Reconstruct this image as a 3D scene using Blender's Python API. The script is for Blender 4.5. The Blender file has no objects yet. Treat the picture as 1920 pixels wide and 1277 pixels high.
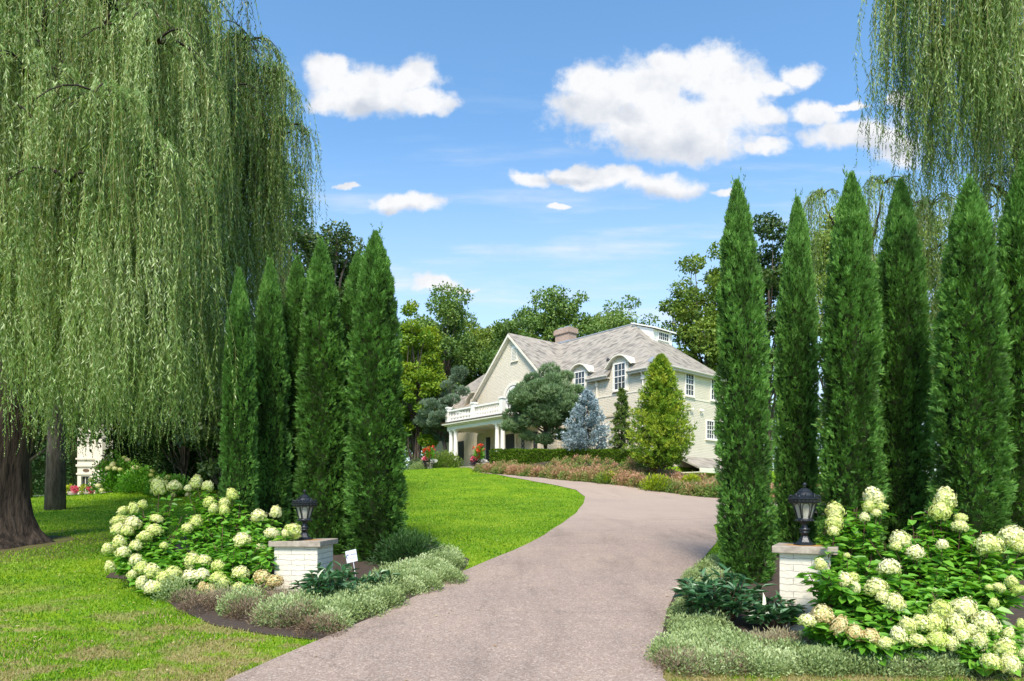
import bpy, math, random
import numpy as np
from mathutils import Vector, Matrix
from mathutils.geometry import delaunay_2d_cdt

random.seed(7)
R = np.random.default_rng(11)
scene = bpy.context.scene
COL = scene.collection
rad = math.radians

# ------------------------------------------------------------------ camera
CZ = 1.55
cam_d = bpy.data.cameras.new('camera')
cam_d.lens = 22.5
cam_d.sensor_width = 36
cam_d.sensor_fit = 'HORIZONTAL'
cam_d.shift_y = 0.157
cam_d.clip_start = 0.05
cam_d.clip_end = 3000
cam = bpy.data.objects.new('camera', cam_d)
cam.location = (0, 0, CZ)
cam.rotation_euler = (rad(90), 0, 0)
COL.objects.link(cam)
scene.camera = cam

# ------------------------------------------------------------------ sun, exposure
SUNDIR = Vector((-0.10, -0.84, 1.0)).normalized()
sun_d = bpy.data.lights.new('sun', 'SUN')
sun_d.energy = 4.2
sun_d.angle = rad(16)
sun_d.color = (1.0, 0.90, 0.76)
sun = bpy.data.objects.new('sun', sun_d)
sun.rotation_euler = SUNDIR.to_track_quat('Z', 'Y').to_euler()
COL.objects.link(sun)
scene.view_settings.view_transform = 'Standard'
scene.view_settings.look = 'None'
scene.view_settings.exposure = 0.54
scene.view_settings.gamma = 1
scene.cycles.max_bounces = 6
scene.cycles.diffuse_bounces = 4
scene.cycles.transmission_bounces = 3
scene.cycles.transparent_max_bounces = 4


class NT:
    """small helper for node trees"""
    def __init__(s, tree):
        s.t = tree
        tree.nodes.clear()

    def n(s, typ, ins=None, **kw):
        nd = s.t.nodes.new(typ)
        for k, v in kw.items():
            setattr(nd, k, v)
        if ins:
            for k, v in ins.items():
                if isinstance(v, bpy.types.NodeSocket):
                    s.t.links.new(v, nd.inputs[k])
                else:
                    nd.inputs[k].default_value = v
        return nd

    def m(s, op, a, b=0.0, c=0.0, clamp=False):
        nd = s.n('ShaderNodeMath', {0: a, 1: b, 2: c}, operation=op)
        nd.use_clamp = clamp
        return nd.outputs[0]

    def vm(s, op, a, b=(0, 0, 0), c=None):
        ins = {0: a, 1: b}
        if c is not None:
            ins[2] = c
        return s.n('ShaderNodeVectorMath', ins, operation=op)

    def ramp(s, fac, stops, interp='LINEAR'):
        nd = s.n('ShaderNodeValToRGB', {0: fac})
        cr = nd.color_ramp
        cr.interpolation = interp
        while len(cr.elements) < len(stops):
            cr.elements.new(0.5)
        for e, (p, c) in zip(cr.elements, stops):
            e.position = p
            e.color = (c[0], c[1], c[2], 1)
        return nd.outputs[0]

    def mix(s, fac, a, b, mode='MIX'):
        nd = s.n('ShaderNodeMix', data_type='RGBA', blend_type=mode)
        for i, v in ((0, fac), (6, a), (7, b)):
            if isinstance(v, bpy.types.NodeSocket):
                s.t.links.new(v, nd.inputs[i])
            elif i == 0:
                nd.inputs[i].default_value = v
            else:
                nd.inputs[i].default_value = (v[0], v[1], v[2], 1)
        return nd.outputs[2]


def sstep(nt, x, a, b):
    nd = nt.n('ShaderNodeMapRange', {0: x, 1: a, 2: b, 3: 0.0, 4: 1.0}, interpolation_type='SMOOTHSTEP')
    return nd.outputs[0]


# ------------------------------------------------------------------ world: sky and clouds
def px2d(u, v):
    return (u - 960) / 1200.0, (940 - v) / 1200.0


world = bpy.data.worlds.new('World')
scene.world = world
world.use_nodes = True
W = NT(world.node_tree)
sky = W.n('ShaderNodeTexSky', sky_type='NISHITA')
sky.sun_disc = False
sky.sun_elevation = math.asin(SUNDIR.z)
sky.sun_rotation = math.atan2(SUNDIR.x, SUNDIR.y)
sky.altitude = 300
sky.air_density = 1.0
sky.dust_density = 0.6
sky.ozone_density = 2.4
hsv = W.n('ShaderNodeHueSaturation', {'Hue': 0.492, 'Saturation': 1.12, 'Value': 1.46, 'Color': sky.outputs[0]})
tc = W.n('ShaderNodeTexCoord')
sep = W.n('ShaderNodeSeparateXYZ', {0: tc.outputs['Generated']})
yy = W.m('MAXIMUM', sep.outputs[1], 0.08)
du = W.m('DIVIDE', sep.outputs[0], yy)
dw = W.m('DIVIDE', sep.outputs[2], yy)
uvn = W.n('ShaderNodeCombineXYZ', {0: du, 1: dw, 2: 0.0}).outputs[0]
# warp the sky coordinates so that cloud outlines billow
wn = W.n('ShaderNodeTexNoise', {'Vector': uvn, 'Scale': 9.0, 'Detail': 5.0, 'Roughness': 0.6})
wv = W.vm('SUBTRACT', wn.outputs['Color'], (0.5, 0.5, 0.5)).outputs[0]
uvw = W.vm('MULTIPLY_ADD', wv, (0.10, 0.06, 0.0), uvn).outputs[0]
clouds = [
    (628, 135, 52, 26), (700, 170, 105, 46), (770, 150, 70, 34), (800, 188, 60, 26), (650, 192, 70, 28),
    (1262, 122, 55, 42), (1338, 135, 80, 58), (1200, 170, 100, 62), (1118, 160, 62, 42), (1380, 175, 80, 55),
    (1250, 225, 190, 62), (1290, 272, 120, 40), (1120, 215, 80, 40), (1455, 165, 50, 16), (1498, 150, 44, 22),
    (1430, 215, 62, 22), (1440, 274, 48, 17), (1538, 210, 58, 23), (1625, 258, 115, 28), (1690, 270, 60, 50),
    (1698, 188, 30, 17), (1600, 200, 40, 8),
    (990, 335, 36, 18), (1070, 325, 45, 16), (1140, 330, 90, 22), (1240, 345, 85, 22),
    (755, 376, 62, 17), (652, 352, 26, 6), (820, 528, 42, 16), (868, 534, 26, 6),
    (1045, 389, 26, 6), (1380, 362, 34, 7), (1905, 200, 40, 60), (1880, 130, 40, 30)]
dmin = None
for (u, v, a, b) in clouds:
    cu, cv = px2d(u, v)
    su, sv = 1200.0 / a, 1200.0 / b
    q = W.vm('MULTIPLY_ADD', uvw, (su, sv, 0.0), (-cu * su, -cv * sv, 0.0))
    l = W.vm('LENGTH', q.outputs[0]).outputs['Value']
    dmin = l if dmin is None else W.n('ShaderNodeMath', {0: dmin, 1: l, 2: 0.16}, operation='SMOOTH_MIN').outputs[0]
n1 = W.n('ShaderNodeTexNoise', {'Vector': uvn, 'Scale': 15.0, 'Detail': 10.0, 'Roughness': 0.60}).outputs['Fac']
uvo = W.vm('ADD', uvn, (-0.006, 0.016, 0.0)).outputs[0]
n2 = W.n('ShaderNodeTexNoise', {'Vector': uvo, 'Scale': 16.0, 'Detail': 5.0, 'Roughness': 0.55}).outputs['Fac']
nb = W.m('MULTIPLY', W.m('SUBTRACT', n1, 0.5), 2.1)
fld = W.m('ADD', dmin, nb)
dens = sstep(W, fld, 1.27, 0.60)
# high thin streaks
uvs = W.vm('MULTIPLY', uvn, (1.2, 9.0, 1.0)).outputs[0]
n3 = W.n('ShaderNodeTexNoise', {'Vector': uvs, 'Scale': 2.2, 'Detail': 6.0, 'Roughness': 0.6}).outputs['Fac']
thin = W.m('MULTIPLY', sstep(W, n3, 0.46, 0.80), sstep(W, dw, 0.75, 0.30))
thin = W.m('MULTIPLY', thin, 0.75)
dens = W.m('MAXIMUM', dens, thin)
front = sstep(W, sep.outputs[1], 0.10, 0.25)
dens = W.m('MULTIPLY', dens, front)
# greyer undersides
gmin = None
for (u, v, a, b) in [(1225, 290, 170, 40), (1090, 235, 60, 50), (1640, 280, 100, 22), (690, 212, 95, 20), (1225, 362, 120, 14), (1060, 335, 60, 10), (1180, 215, 50, 20), (760, 392, 50, 10)]:
    cu, cv = px2d(u, v)
    su, sv = 1200.0 / a, 1200.0 / b
    q = W.vm('MULTIPLY_ADD', uvw, (su, sv, 0.0), (-cu * su, -cv * sv, 0.0))
    l = W.vm('LENGTH', q.outputs[0]).outputs['Value']
    gmin = l if gmin is None else W.m('MINIMUM', gmin, l)
gr = sstep(W, gmin, 1.4, 0.2)
rel = W.m('MULTIPLY', W.m('SUBTRACT', n2, n1), 1.8)
shade = W.m('ADD', W.m('MULTIPLY', gr, 0.75), rel, 0.0, True)
ccol = W.mix(shade, (4.75, 4.8, 4.9), (3.1, 3.35, 3.8))
horizon = W.mix(sstep(W, dw, 0.62, 0.12), hsv.outputs[0], W.mix(0.55, hsv.outputs[0], (4.0, 4.6, 5.2)))
skyc = W.mix(dens, horizon, ccol)
bg = W.n('ShaderNodeBackground', {'Color': skyc, 'Strength': 0.14})
wo = W.n('ShaderNodeOutputWorld', {0: bg.outputs[0]})


# ------------------------------------------------------------------ terrain function
_ty = np.arange(-60, 700, 0.1)
_tk = [-60, -10, 0, 5.5, 10.3, 16, 22, 26, 28, 30, 33, 42, 46, 50, 60, 700]
_tv = [-1.2, -1.0, -.38, 0, .47, .90, 1.25, 1.5, 1.64, 1.95, 2.45, 3.50, 4.0, 4.05, 4.05, 4.05]
_tz = np.interp(_ty, _tk, _tv)
_k = np.exp(-0.5 * (np.arange(-30, 31) / 10.0) ** 2)
_k /= _k.sum()
_tz = np.convolve(np.pad(_tz, 30, mode='edge'), _k, mode='valid')
C0 = np.array([8.4, 40.0])
AX_S = np.array([0.759, 0.651])
AX_T = np.array([-0.651, 0.759])


def sm(x, a, b):
    t = np.clip((x - a) / (b - a), 0, 1)
    return t * t * (3 - 2 * t)


def zt(x, y):
    x = np.asarray(x, float)
    y = np.asarray(y, float)
    z = np.interp(y, _ty, _tz)
    cap = np.interp(x, [-300, -60, -30, -25, -22, -18, -14, -10, -6, 0], [1.9, 1.9, 1.9, 1.76, 1.74, 2.15, 2.8, 3.45, 3.95, 6])
    k = 0.12
    z = -k * np.logaddexp(-z / k, -cap / k)
    w = sm(x, 6, 11) * sm(y, 26, 33)
    z = z * (1 - w) + 1.65 * w
    s = (x - C0[0]) * AX_S[0] + (y - C0[1]) * AX_S[1]
    t = (x - C0[0]) * AX_T[0] + (y - C0[1]) * AX_T[1]
    zp = np.interp(t, [-9, -4, 1], [1.8, 3.1, 4.05])
    wp = sm(s, -6.4, -4.7) * (1 - sm(t, 8.0, 10.5) * (1 - sm(s, -2, 0)))
    wp = wp * np.where(t < 0, 1 - sm(s, -1.6, 0.0) * sm(-t, 0.0, 1.0), 1.0) * (1 - sm(-t, 12, 16))
    z = np.where(zp > z, z * (1 - wp) + zp * wp, z)
    z = z + 0.012 * np.sin(x * 1.7 + 1) * np.sin(y * 1.3) + 0.02 * np.sin(x * .6) * np.sin(y * .45 + 2)
    return z


def hit(u, v):
    ys = np.arange(2.5, 60, 0.02)
    xs = (u - 960) / 1200.0 * ys
    zr = CZ + (940 - v) / 1200.0 * ys
    zz = zt(xs, ys)
    i = np.argmax(zr <= zz)
    return float(xs[i]), float(ys[i])


def at(u, v, y):
    return Vector(((u - 960) / 1200.0 * y, y, CZ + (940 - v) / 1200.0 * y))


def ground(x, y):
    return float(zt(x, y))


# ------------------------------------------------------------------ object helpers
def link(o, parent=None):
    COL.objects.link(o)
    if parent is not None:
        o.parent = parent
    return o


def tag(o, label=None, cat=None, group=None, kind=None):
    if label:
        o['label'] = label
    if cat:
        o['category'] = cat
    if group:
        o['group'] = group
    if kind:
        o['kind'] = kind
    return o


def empty(name, loc, rz=0, label=None, cat=None, group=None):
    o = bpy.data.objects.new(name, None)
    o.empty_display_size = 0.1
    o.location = loc
    o.rotation_euler = (0, 0, rz)
    link(o)
    return tag(o, label, cat, group)


def copy_tree(o, parent=None):
    c = o.copy()
    COL.objects.link(c)
    c.parent = parent
    for ch in o.children:
        copy_tree(ch, c)
    return c


class MA:
    """mesh accumulator: vertices, quads, triangles, ngons and a per-vertex random value"""
    def __init__(s):
        s.V = []
        s.A = []
        s.Q = []
        s.T = []
        s.N = []
        s.n = 0

    def add(s, V, Q=None, T=None, N=None, a=0.5):
        V = np.asarray(V, float).reshape(-1, 3)
        if Q is not None and len(Q):
            s.Q.append(np.asarray(Q, int).reshape(-1, 4) + s.n)
        if T is not None and len(T):
            s.T.append(np.asarray(T, int).reshape(-1, 3) + s.n)
        if N is not None:
            for f in N:
                s.N.append([i + s.n for i in f])
        s.V.append(V)
        s.A.append(np.full(len(V), a, float) if np.isscalar(a) else np.asarray(a, float))
        s.n += len(V)
        return s

    def box(s, a, b, M=None, at=0.5):
        (x0, y0, z0), (x1, y1, z1) = a, b
        V = np.array([(x0, y0, z0), (x1, y0, z0), (x1, y1, z0), (x0, y1, z0), (x0, y0, z1), (x1, y0, z1), (x1, y1, z1), (x0, y1, z1)], float)
        if M is not None:
            V = np.array([tuple(M @ Vector(v)) for v in V])
        return s.add(V, [(0, 3, 2, 1), (4, 5, 6, 7), (0, 1, 5, 4), (1, 2, 6, 5), (2, 3, 7, 6), (3, 0, 4, 7)], a=at)

    def tube(s, P, rr, seg=8, a=0.5, cap=True):
        P = np.asarray(P, float)
        n = len(P)
        rr = np.broadcast_to(np.asarray(rr, float), (n,))
        D = np.gradient(P, axis=0)
        D /= np.linalg.norm(D, axis=1)[:, None] + 1e-9
        up = np.array([0, 0, 1.0]) if abs(D[0][2]) < .9 else np.array([1.0, 0, 0])
        u = np.cross(D[0], up)
        u /= np.linalg.norm(u)
        V = []
        th = np.arange(seg) * 2 * np.pi / seg
        for i in range(n):
            u = u - D[i] * np.dot(u, D[i])
            u /= np.linalg.norm(u) + 1e-9
            w = np.cross(D[i], u)
            V.append(P[i] + rr[i] * (np.cos(th)[:, None] * u + np.sin(th)[:, None] * w))
        V = np.concatenate(V)
        Q = []
        for i in range(n - 1):
            for j in range(seg):
                k = (j + 1) % seg
                Q.append((i * seg + j, i * seg + k, (i + 1) * seg + k, (i + 1) * seg + j))
        N = [list(range(seg))[::-1], [(n - 1) * seg + j for j in range(seg)]] if cap else None
        return s.add(V, Q, N=N, a=a)

    def lathe(s, prof, seg=24, c=(0, 0, 0), a=0.5, flute=0, fl_depth=0):
        th = np.arange(seg) * 2 * np.pi / seg
        V = []
        for (r, z) in prof:
            rr = r * (1 + (fl_depth * np.cos(th * flute) if flute else 0))
            V.append(np.stack([c[0] + rr * np.cos(th), c[1] + rr * np.sin(th), np.full(seg, c[2] + z)], 1))
        V = np.concatenate(V)
        n = len(prof)
        Q = []
        for i in range(n - 1):
            for j in range(seg):
                k = (j + 1) % seg
                Q.append((i * seg + j, i * seg + k, (i + 1) * seg + k, (i + 1) * seg + j))
        return s.add(V, Q, N=[list(range(seg))[::-1], [(n - 1) * seg + j for j in range(seg)]], a=a)

    def prism(s, poly, ext, a=0.5):
        """polygon (list of 3d points) extruded by vector ext"""
        P = np.asarray(poly, float)
        n = len(P)
        V = np.concatenate([P, P + np.asarray(ext, float)])
        Q = [(i, (i + 1) % n, n + (i + 1) % n, n + i) for i in range(n)]
        return s.add(V, Q, N=[list(range(n))[::-1], list(range(n, 2 * n))], a=a)

    def build(s, name, mat, parent=None, smooth=False, fix=False, loc=None):
        me = bpy.data.meshes.new(name)
        V = np.concatenate(s.V)
        parts = []
        cnt = []
        if s.Q:
            q = np.concatenate(s.Q)
            parts.append(q.ravel())
            cnt.append(np.full(len(q), 4))
        if s.T:
            t = np.concatenate(s.T)
            parts.append(t.ravel())
            cnt.append(np.full(len(t), 3))
        for f in s.N:
            parts.append(np.array(f))
            cnt.append(np.array([len(f)]))
        L = np.concatenate(parts).astype(np.int32)
        cnt = np.concatenate(cnt).astype(np.int32)
        me.vertices.add(len(V))
        me.vertices.foreach_set('co', V.astype(np.float32).ravel())
        me.loops.add(len(L))
        me.loops.foreach_set('vertex_index', L)
        me.polygons.add(len(cnt))
        st = np.concatenate([[0], np.cumsum(cnt)[:-1]]).astype(np.int32)
        me.polygons.foreach_set('loop_start', st)
        me.polygons.foreach_set('loop_total', cnt)
        me.polygons.foreach_set('use_smooth', np.full(len(cnt), bool(smooth)))
        me.update(calc_edges=True)
        at_ = me.attributes.new('rnd', 'FLOAT', 'POINT')
        at_.data.foreach_set('value', np.concatenate(s.A).astype(np.float32))
        if fix:
            import bmesh
            bm = bmesh.new()
            bm.from_mesh(me)
            bmesh.ops.recalc_face_normals(bm, faces=bm.faces)
            bm.to_mesh(me)
            bm.free()
        me.materials.append(mat)
        o = bpy.data.objects.new(name, me)
        if loc is not None:
            o.location = loc
        return link(o, parent)


def unit(a):
    return a / (np.linalg.norm(a, axis=-1, keepdims=True) + 1e-9)


def rdir(n):
    return unit(R.normal(size=(n, 3)))


def leaves(ma, P, D, L, Wd, a=None, N=None, mid=0.45):
    """flat diamond leaves: base P, direction D, length L, width Wd"""
    n = len(P)
    if n == 0:
        return
    D = unit(D)
    if N is None:
        N = rdir(n)
    S = unit(np.cross(D, N))
    L = np.broadcast_to(L, (n,))[:, None]
    Wd = np.broadcast_to(Wd, (n,))[:, None]
    V = np.stack([P, P + D * L * mid + S * Wd / 2, P + D * L, P + D * L * mid - S * Wd / 2], 1).reshape(-1, 3)
    Q = (np.arange(n)[:, None] * 4 + np.arange(4)[None])
    if a is None:
        a = R.random(n)
    ma.add(V, Q, a=np.repeat(a, 4))


def leaves6(ma, P, D, N, L, Wd, a=None, fold=0.25, droop=0.15):
    """broad leaf: two quads folded along the midrib"""
    n = len(P)
    D = unit(D)
    S = unit(np.cross(D, N))
    N = unit(np.cross(S, D))
    L = np.broadcast_to(L, (n,))[:, None]
    Wd = np.broadcast_to(Wd, (n,))[:, None]
    tip = P + D * L - N * L * droop
    l1 = P + D * L * .28 + S * Wd * .5 + N * Wd * fold
    l2 = P + D * L * .68 + S * Wd * .38 + N * (Wd * fold * .8 - L * droop * .5)
    r1 = P + D * L * .28 - S * Wd * .5 + N * Wd * fold
    r2 = P + D * L * .68 - S * Wd * .38 + N * (Wd * fold * .8 - L * droop * .5)
    V = np.stack([P, l1, l2, tip, r2, r1], 1).reshape(-1, 3)
    b = np.arange(n)[:, None] * 6
    Q = np.concatenate([b + np.array([[0, 1, 2, 3]]), b + np.array([[0, 3, 4, 5]])])
    if a is None:
        a = R.random(n)
    ma.add(V, Q, a=np.repeat(a, 6))


def inpoly(x, y, poly):
    poly = np.asarray(poly)
    r = np.zeros(np.shape(x), bool)
    j = len(poly) - 1
    for i in range(len(poly)):
        xi, yi = poly[i]
        xj, yj = poly[j]
        c = ((yi > y) != (yj > y)) & (x < (xj - xi) * (y - yi) / (yj - yi + 1e-12) + xi)
        r ^= c
        j = i
    return r


# ------------------------------------------------------------------ materials
def newmat(name):
    m = bpy.data.materials.new(name)
    m.use_nodes = True
    nt = NT(m.node_tree)
    return m, nt


def finish(nt, bsdf):
    nt.n('ShaderNodeOutputMaterial', {0: bsdf})


def leafmat(name, cols, rough=0.5, trans=0.3, spec=0.35, big=1.5, bigamt=0.5, tcol=None, dryp=False, objr=.16):
    """cols: dark -> light leaf colours chosen per leaf; a large noise shifts whole clumps"""
    m, nt = newmat(name)
    at_ = nt.n('ShaderNodeAttribute', attribute_name='rnd')
    tcn = nt.n('ShaderNodeTexCoord')
    oi = nt.n('ShaderNodeObjectInfo')
    nz = nt.n('ShaderNodeTexNoise', {'Vector': tcn.outputs['Object'], 'Scale': big, 'Detail': 2.0})
    f = nt.m('ADD', at_.outputs['Fac'], nt.m('MULTIPLY', nt.m('SUBTRACT', nz.outputs['Fac'], 0.5), bigamt * 2.5))
    f = nt.m('ADD', f, nt.m('MULTIPLY', nt.m('SUBTRACT', oi.outputs['Random'], 0.5), objr), 0.0, True)
    k = len(cols)
    c = nt.ramp(f, [(i / (k - 1), cols[i]) for i in range(k)])
    if dryp:
        P = tcn.outputs['Object']
        sp = nt.n('ShaderNodeSeparateXYZ', {0: P})
        dry = nt.n('ShaderNodeTexNoise', {'Vector': nt.vm('MULTIPLY', P, (0.75, 1.3, 0)).outputs[0], 'Scale': 1.25, 'Detail': 6.0, 'Roughness': 0.7})
        f2 = nt.m('MULTIPLY', sstep(nt, nt.m('ADD', dry.outputs['Fac'], nt.m('MULTIPLY', sstep(nt, sp.outputs[1], 7.4, 5.9), .07)), 0.50, 0.60), sstep(nt, sp.outputs[1], 11.0, 5.8))
        c = nt.mix(nt.m('MULTIPLY', f2, nt.m('ADD', .45, nt.m('MULTIPLY', at_.outputs['Fac'], .5))), c, (.38, .30, .14))
    p = nt.n('ShaderNodeBsdfPrincipled', {'Base Color': c, 'Roughness': rough, 'Specular IOR Level': spec})
    tc_ = nt.mix(1.0, c, tcol or (1.35, 1.2, 0.5), 'MULTIPLY')
    t = nt.n('ShaderNodeBsdfTranslucent', {'Color': tc_})
    mx = nt.n('ShaderNodeMixShader', {0: trans, 1: p.outputs[0], 2: t.outputs[0]})
    finish(nt, mx.outputs[0])
    return m


def plain(name, col, rough=0.6, metal=0.0, noise=0.12, scale=6.0, bump=0.0, bscale=40.0, spec=0.5):
    m, nt = newmat(name)
    tcn = nt.n('ShaderNodeTexCoord')
    nz = nt.n('ShaderNodeTexNoise', {'Vector': tcn.outputs['Object'], 'Scale': scale, 'Detail': 5.0, 'Roughness': 0.6})
    c = nt.mix(nz.outputs['Fac'], tuple(x * (1 - noise * 1.6) for x in col), tuple(x * (1 + noise * 1.3) for x in col))
    ins = {'Base Color': c, 'Roughness': rough, 'Metallic': metal, 'Specular IOR Level': spec}
    if bump:
        n2_ = nt.n('ShaderNodeTexNoise', {'Vector': tcn.outputs['Object'], 'Scale': bscale, 'Detail': 4.0})
        b = nt.n('ShaderNodeBump', {'Height': n2_.outputs['Fac'], 'Strength': bump, 'Distance': 0.02})
        ins['Normal'] = b.outputs[0]
    p = nt.n('ShaderNodeBsdfPrincipled', ins)
    finish(nt, p.outputs[0])
    return m


def brickmat(name, col, scale=1.0, bw=0.22, bh=0.075, mortar=0.008, bump=0.6, vary=0.1, joint=0.8, dist=0.02):
    m, nt = newmat(name)
    tcn = nt.n('ShaderNodeTexCoord')
    sp = nt.n('ShaderNodeSeparateXYZ', {0: tcn.outputs['Object']})
    ax = nt.m('ADD', sp.outputs[0], sp.outputs[1])
    wob = nt.n('ShaderNodeTexNoise', {'Vector': tcn.outputs['Object'], 'Scale': 9.0, 'Detail': 3.0})
    az = nt.m('ADD', sp.outputs[2], nt.m('MULTIPLY', nt.m('SUBTRACT', wob.outputs['Fac'], 0.5), bh * .55))
    v = nt.n('ShaderNodeCombineXYZ', {0: ax, 1: az, 2: 0.0})
    br = nt.n('ShaderNodeTexBrick', {'Vector': v.outputs[0], 'Color1': (1, 1, 1, 1), 'Color2': (.78, .78, .78, 1), 'Mortar': (0, 0, 0, 1),
                                     'Scale': 1.0, 'Mortar Size': mortar, 'Mortar Smooth': 0.6, 'Brick Width': bw, 'Row Height': bh})
    nz = nt.n('ShaderNodeTexNoise', {'Vector': tcn.outputs['Object'], 'Scale': 1.3, 'Detail': 6.0, 'Roughness': 0.65})
    fine = nt.n('ShaderNodeTexNoise', {'Vector': tcn.outputs['Object'], 'Scale': 30.0, 'Detail': 4.0})
    c = nt.mix(nz.outputs['Fac'], tuple(x * (1 - vary) for x in col), tuple(min(1, x * (1 + vary)) for x in col))
    jc = nt.m('ADD', joint, nt.m('MULTIPLY', br.outputs['Color'], 1 - joint))
    c = nt.mix(1.0, c, nt.n('ShaderNodeCombineXYZ', {0: jc, 1: jc, 2: jc}).outputs[0], 'MULTIPLY')
    h = nt.m('ADD', br.outputs['Color'], nt.m('MULTIPLY', fine.outputs['Fac'], 0.5))
    b = nt.n('ShaderNodeBump', {'Height': h, 'Strength': bump, 'Distance': dist})
    p = nt.n('ShaderNodeBsdfPrincipled', {'Base Color': c, 'Roughness': 0.75, 'Normal': b.outputs[0], 'Specular IOR Level': 0.3})
    finish(nt, p.outputs[0])
    return m


def roofmat(name):
    m, nt = newmat(name)
    tcn = nt.n('ShaderNodeTexCoord')
    sp = nt.n('ShaderNodeSeparateXYZ', {0: tcn.outputs['Object']})
    ax = nt.m('ADD', sp.outputs[0], sp.outputs[1])
    wob = nt.n('ShaderNodeTexNoise', {'Vector': tcn.outputs['Object'], 'Scale': 3.0, 'Detail': 3.0})
    # slates laid on a slant: height rotated a little against the run
    az = nt.m('ADD', nt.m('MULTIPLY', sp.outputs[2], 1.25), nt.m('MULTIPLY', ax, 0.10))
    az = nt.m('ADD', az, nt.m('MULTIPLY', wob.outputs['Fac'], 0.02))
    v = nt.n('ShaderNodeCombineXYZ', {0: ax, 1: az, 2: 0.0})
    br = nt.n('ShaderNodeTexBrick', {'Vector': v.outputs[0], 'Color1': (0, 0, 0, 1), 'Color2': (1, 1, 1, 1), 'Mortar': (.5, .5, .5, 1),
                                     'Scale': 1.0, 'Mortar Size': 0.012, 'Mortar Smooth': 0.2, 'Brick Width': 0.30, 'Row Height': 0.20, 'Bias': 0.0})
    c = nt.ramp(br.outputs['Color'], [(0, (.16, .148, .125)), (.3, (.315, .288, .24)), (.7, (.41, .377, .315)), (1, (.27, .252, .22))])
    nz = nt.n('ShaderNodeTexNoise', {'Vector': tcn.outputs['Object'], 'Scale': 1.2, 'Detail': 5.0})
    c = nt.mix(0.6, c, nt.ramp(nz.outputs['Fac'], [(.3, (.75, .75, .75)), (.7, (1.05, 1.0, .98))]), 'MULTIPLY')
    c = nt.mix(nt.m('MULTIPLY', br.outputs['Fac'], 0.55), c, (.12, .10, .10))
    b = nt.n('ShaderNodeBump', {'Height': nt.m('SUBTRACT', br.outputs['Color'], br.outputs['Fac']), 'Strength': 0.5, 'Distance': 0.02})
    p = nt.n('ShaderNodeBsdfPrincipled', {'Base Color': c, 'Roughness': 0.8, 'Normal': b.outputs[0], 'Specular IOR Level': 0.25})
    finish(nt, p.outputs[0])
    return m


def lawnmat():
    m, nt = newmat('lawn_grass')
    tcn = nt.n('ShaderNodeTexCoord')
    P = tcn.outputs['Object']
    big = nt.n('ShaderNodeTexNoise', {'Vector': P, 'Scale': 0.9, 'Detail': 7.0, 'Roughness': 0.62})
    str_ = nt.n('ShaderNodeTexNoise', {'Vector': nt.vm('MULTIPLY', P, (0.8, 3.2, 1)).outputs[0], 'Scale': 1.0, 'Detail': 5.0})
    fine = nt.n('ShaderNodeTexNoise', {'Vector': P, 'Scale': 28.0, 'Detail': 6.0, 'Roughness': 0.75})
    c = nt.ramp(big.outputs['Fac'], [(.25, (.085, .20, .006)), (.5, (.15, .29, .008)), (.75, (.24, .36, .014))])
    c = nt.mix(1.0, c, nt.ramp(str_.outputs['Fac'], [(.3, (.82, .85, .8)), (.7, (1.15, 1.08, 1.0))]), 'MULTIPLY')
    c = nt.mix(1.0, c, nt.ramp(fine.outputs['Fac'], [(.3, (.6, .62, .6)), (.65, (1.15, 1.12, 1.0))]), 'MULTIPLY')
    # worn, straw-coloured patches in the near verge
    sp = nt.n('ShaderNodeSeparateXYZ', {0: P})
    dry = nt.n('ShaderNodeTexNoise', {'Vector': nt.vm('MULTIPLY', P, (0.75, 1.3, 0)).outputs[0], 'Scale': 1.25, 'Detail': 6.0, 'Roughness': 0.7})
    near = sstep(nt, sp.outputs[1], 10.5, 5.6)
    f = nt.m('MULTIPLY', sstep(nt, nt.m('ADD', dry.outputs['Fac'], nt.m('MULTIPLY', sstep(nt, sp.outputs[1], 7.4, 5.9), .07)), 0.50, 0.60), near)
    c = nt.mix(nt.m('MULTIPLY', f, 0.85), c, nt.mix(fine.outputs['Fac'], (.20, .15, .07), (.42, .33, .18)))
    # bare brown litter under the big willow, widened to paint in some of its shade
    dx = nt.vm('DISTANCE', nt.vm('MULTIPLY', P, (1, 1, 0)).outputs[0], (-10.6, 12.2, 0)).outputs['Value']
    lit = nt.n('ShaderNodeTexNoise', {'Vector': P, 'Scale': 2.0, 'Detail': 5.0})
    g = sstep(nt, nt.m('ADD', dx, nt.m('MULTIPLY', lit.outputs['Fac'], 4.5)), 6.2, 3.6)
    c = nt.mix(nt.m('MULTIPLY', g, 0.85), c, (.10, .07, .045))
    b = nt.n('ShaderNodeBump', {'Height': fine.outputs['Fac'], 'Strength': 0.6, 'Distance': 0.03})
    p = nt.n('ShaderNodeBsdfPrincipled', {'Base Color': c, 'Roughness': 0.85, 'Normal': b.outputs[0], 'Specular IOR Level': 0.15})
    finish(nt, p.outputs[0])
    return m


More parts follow.
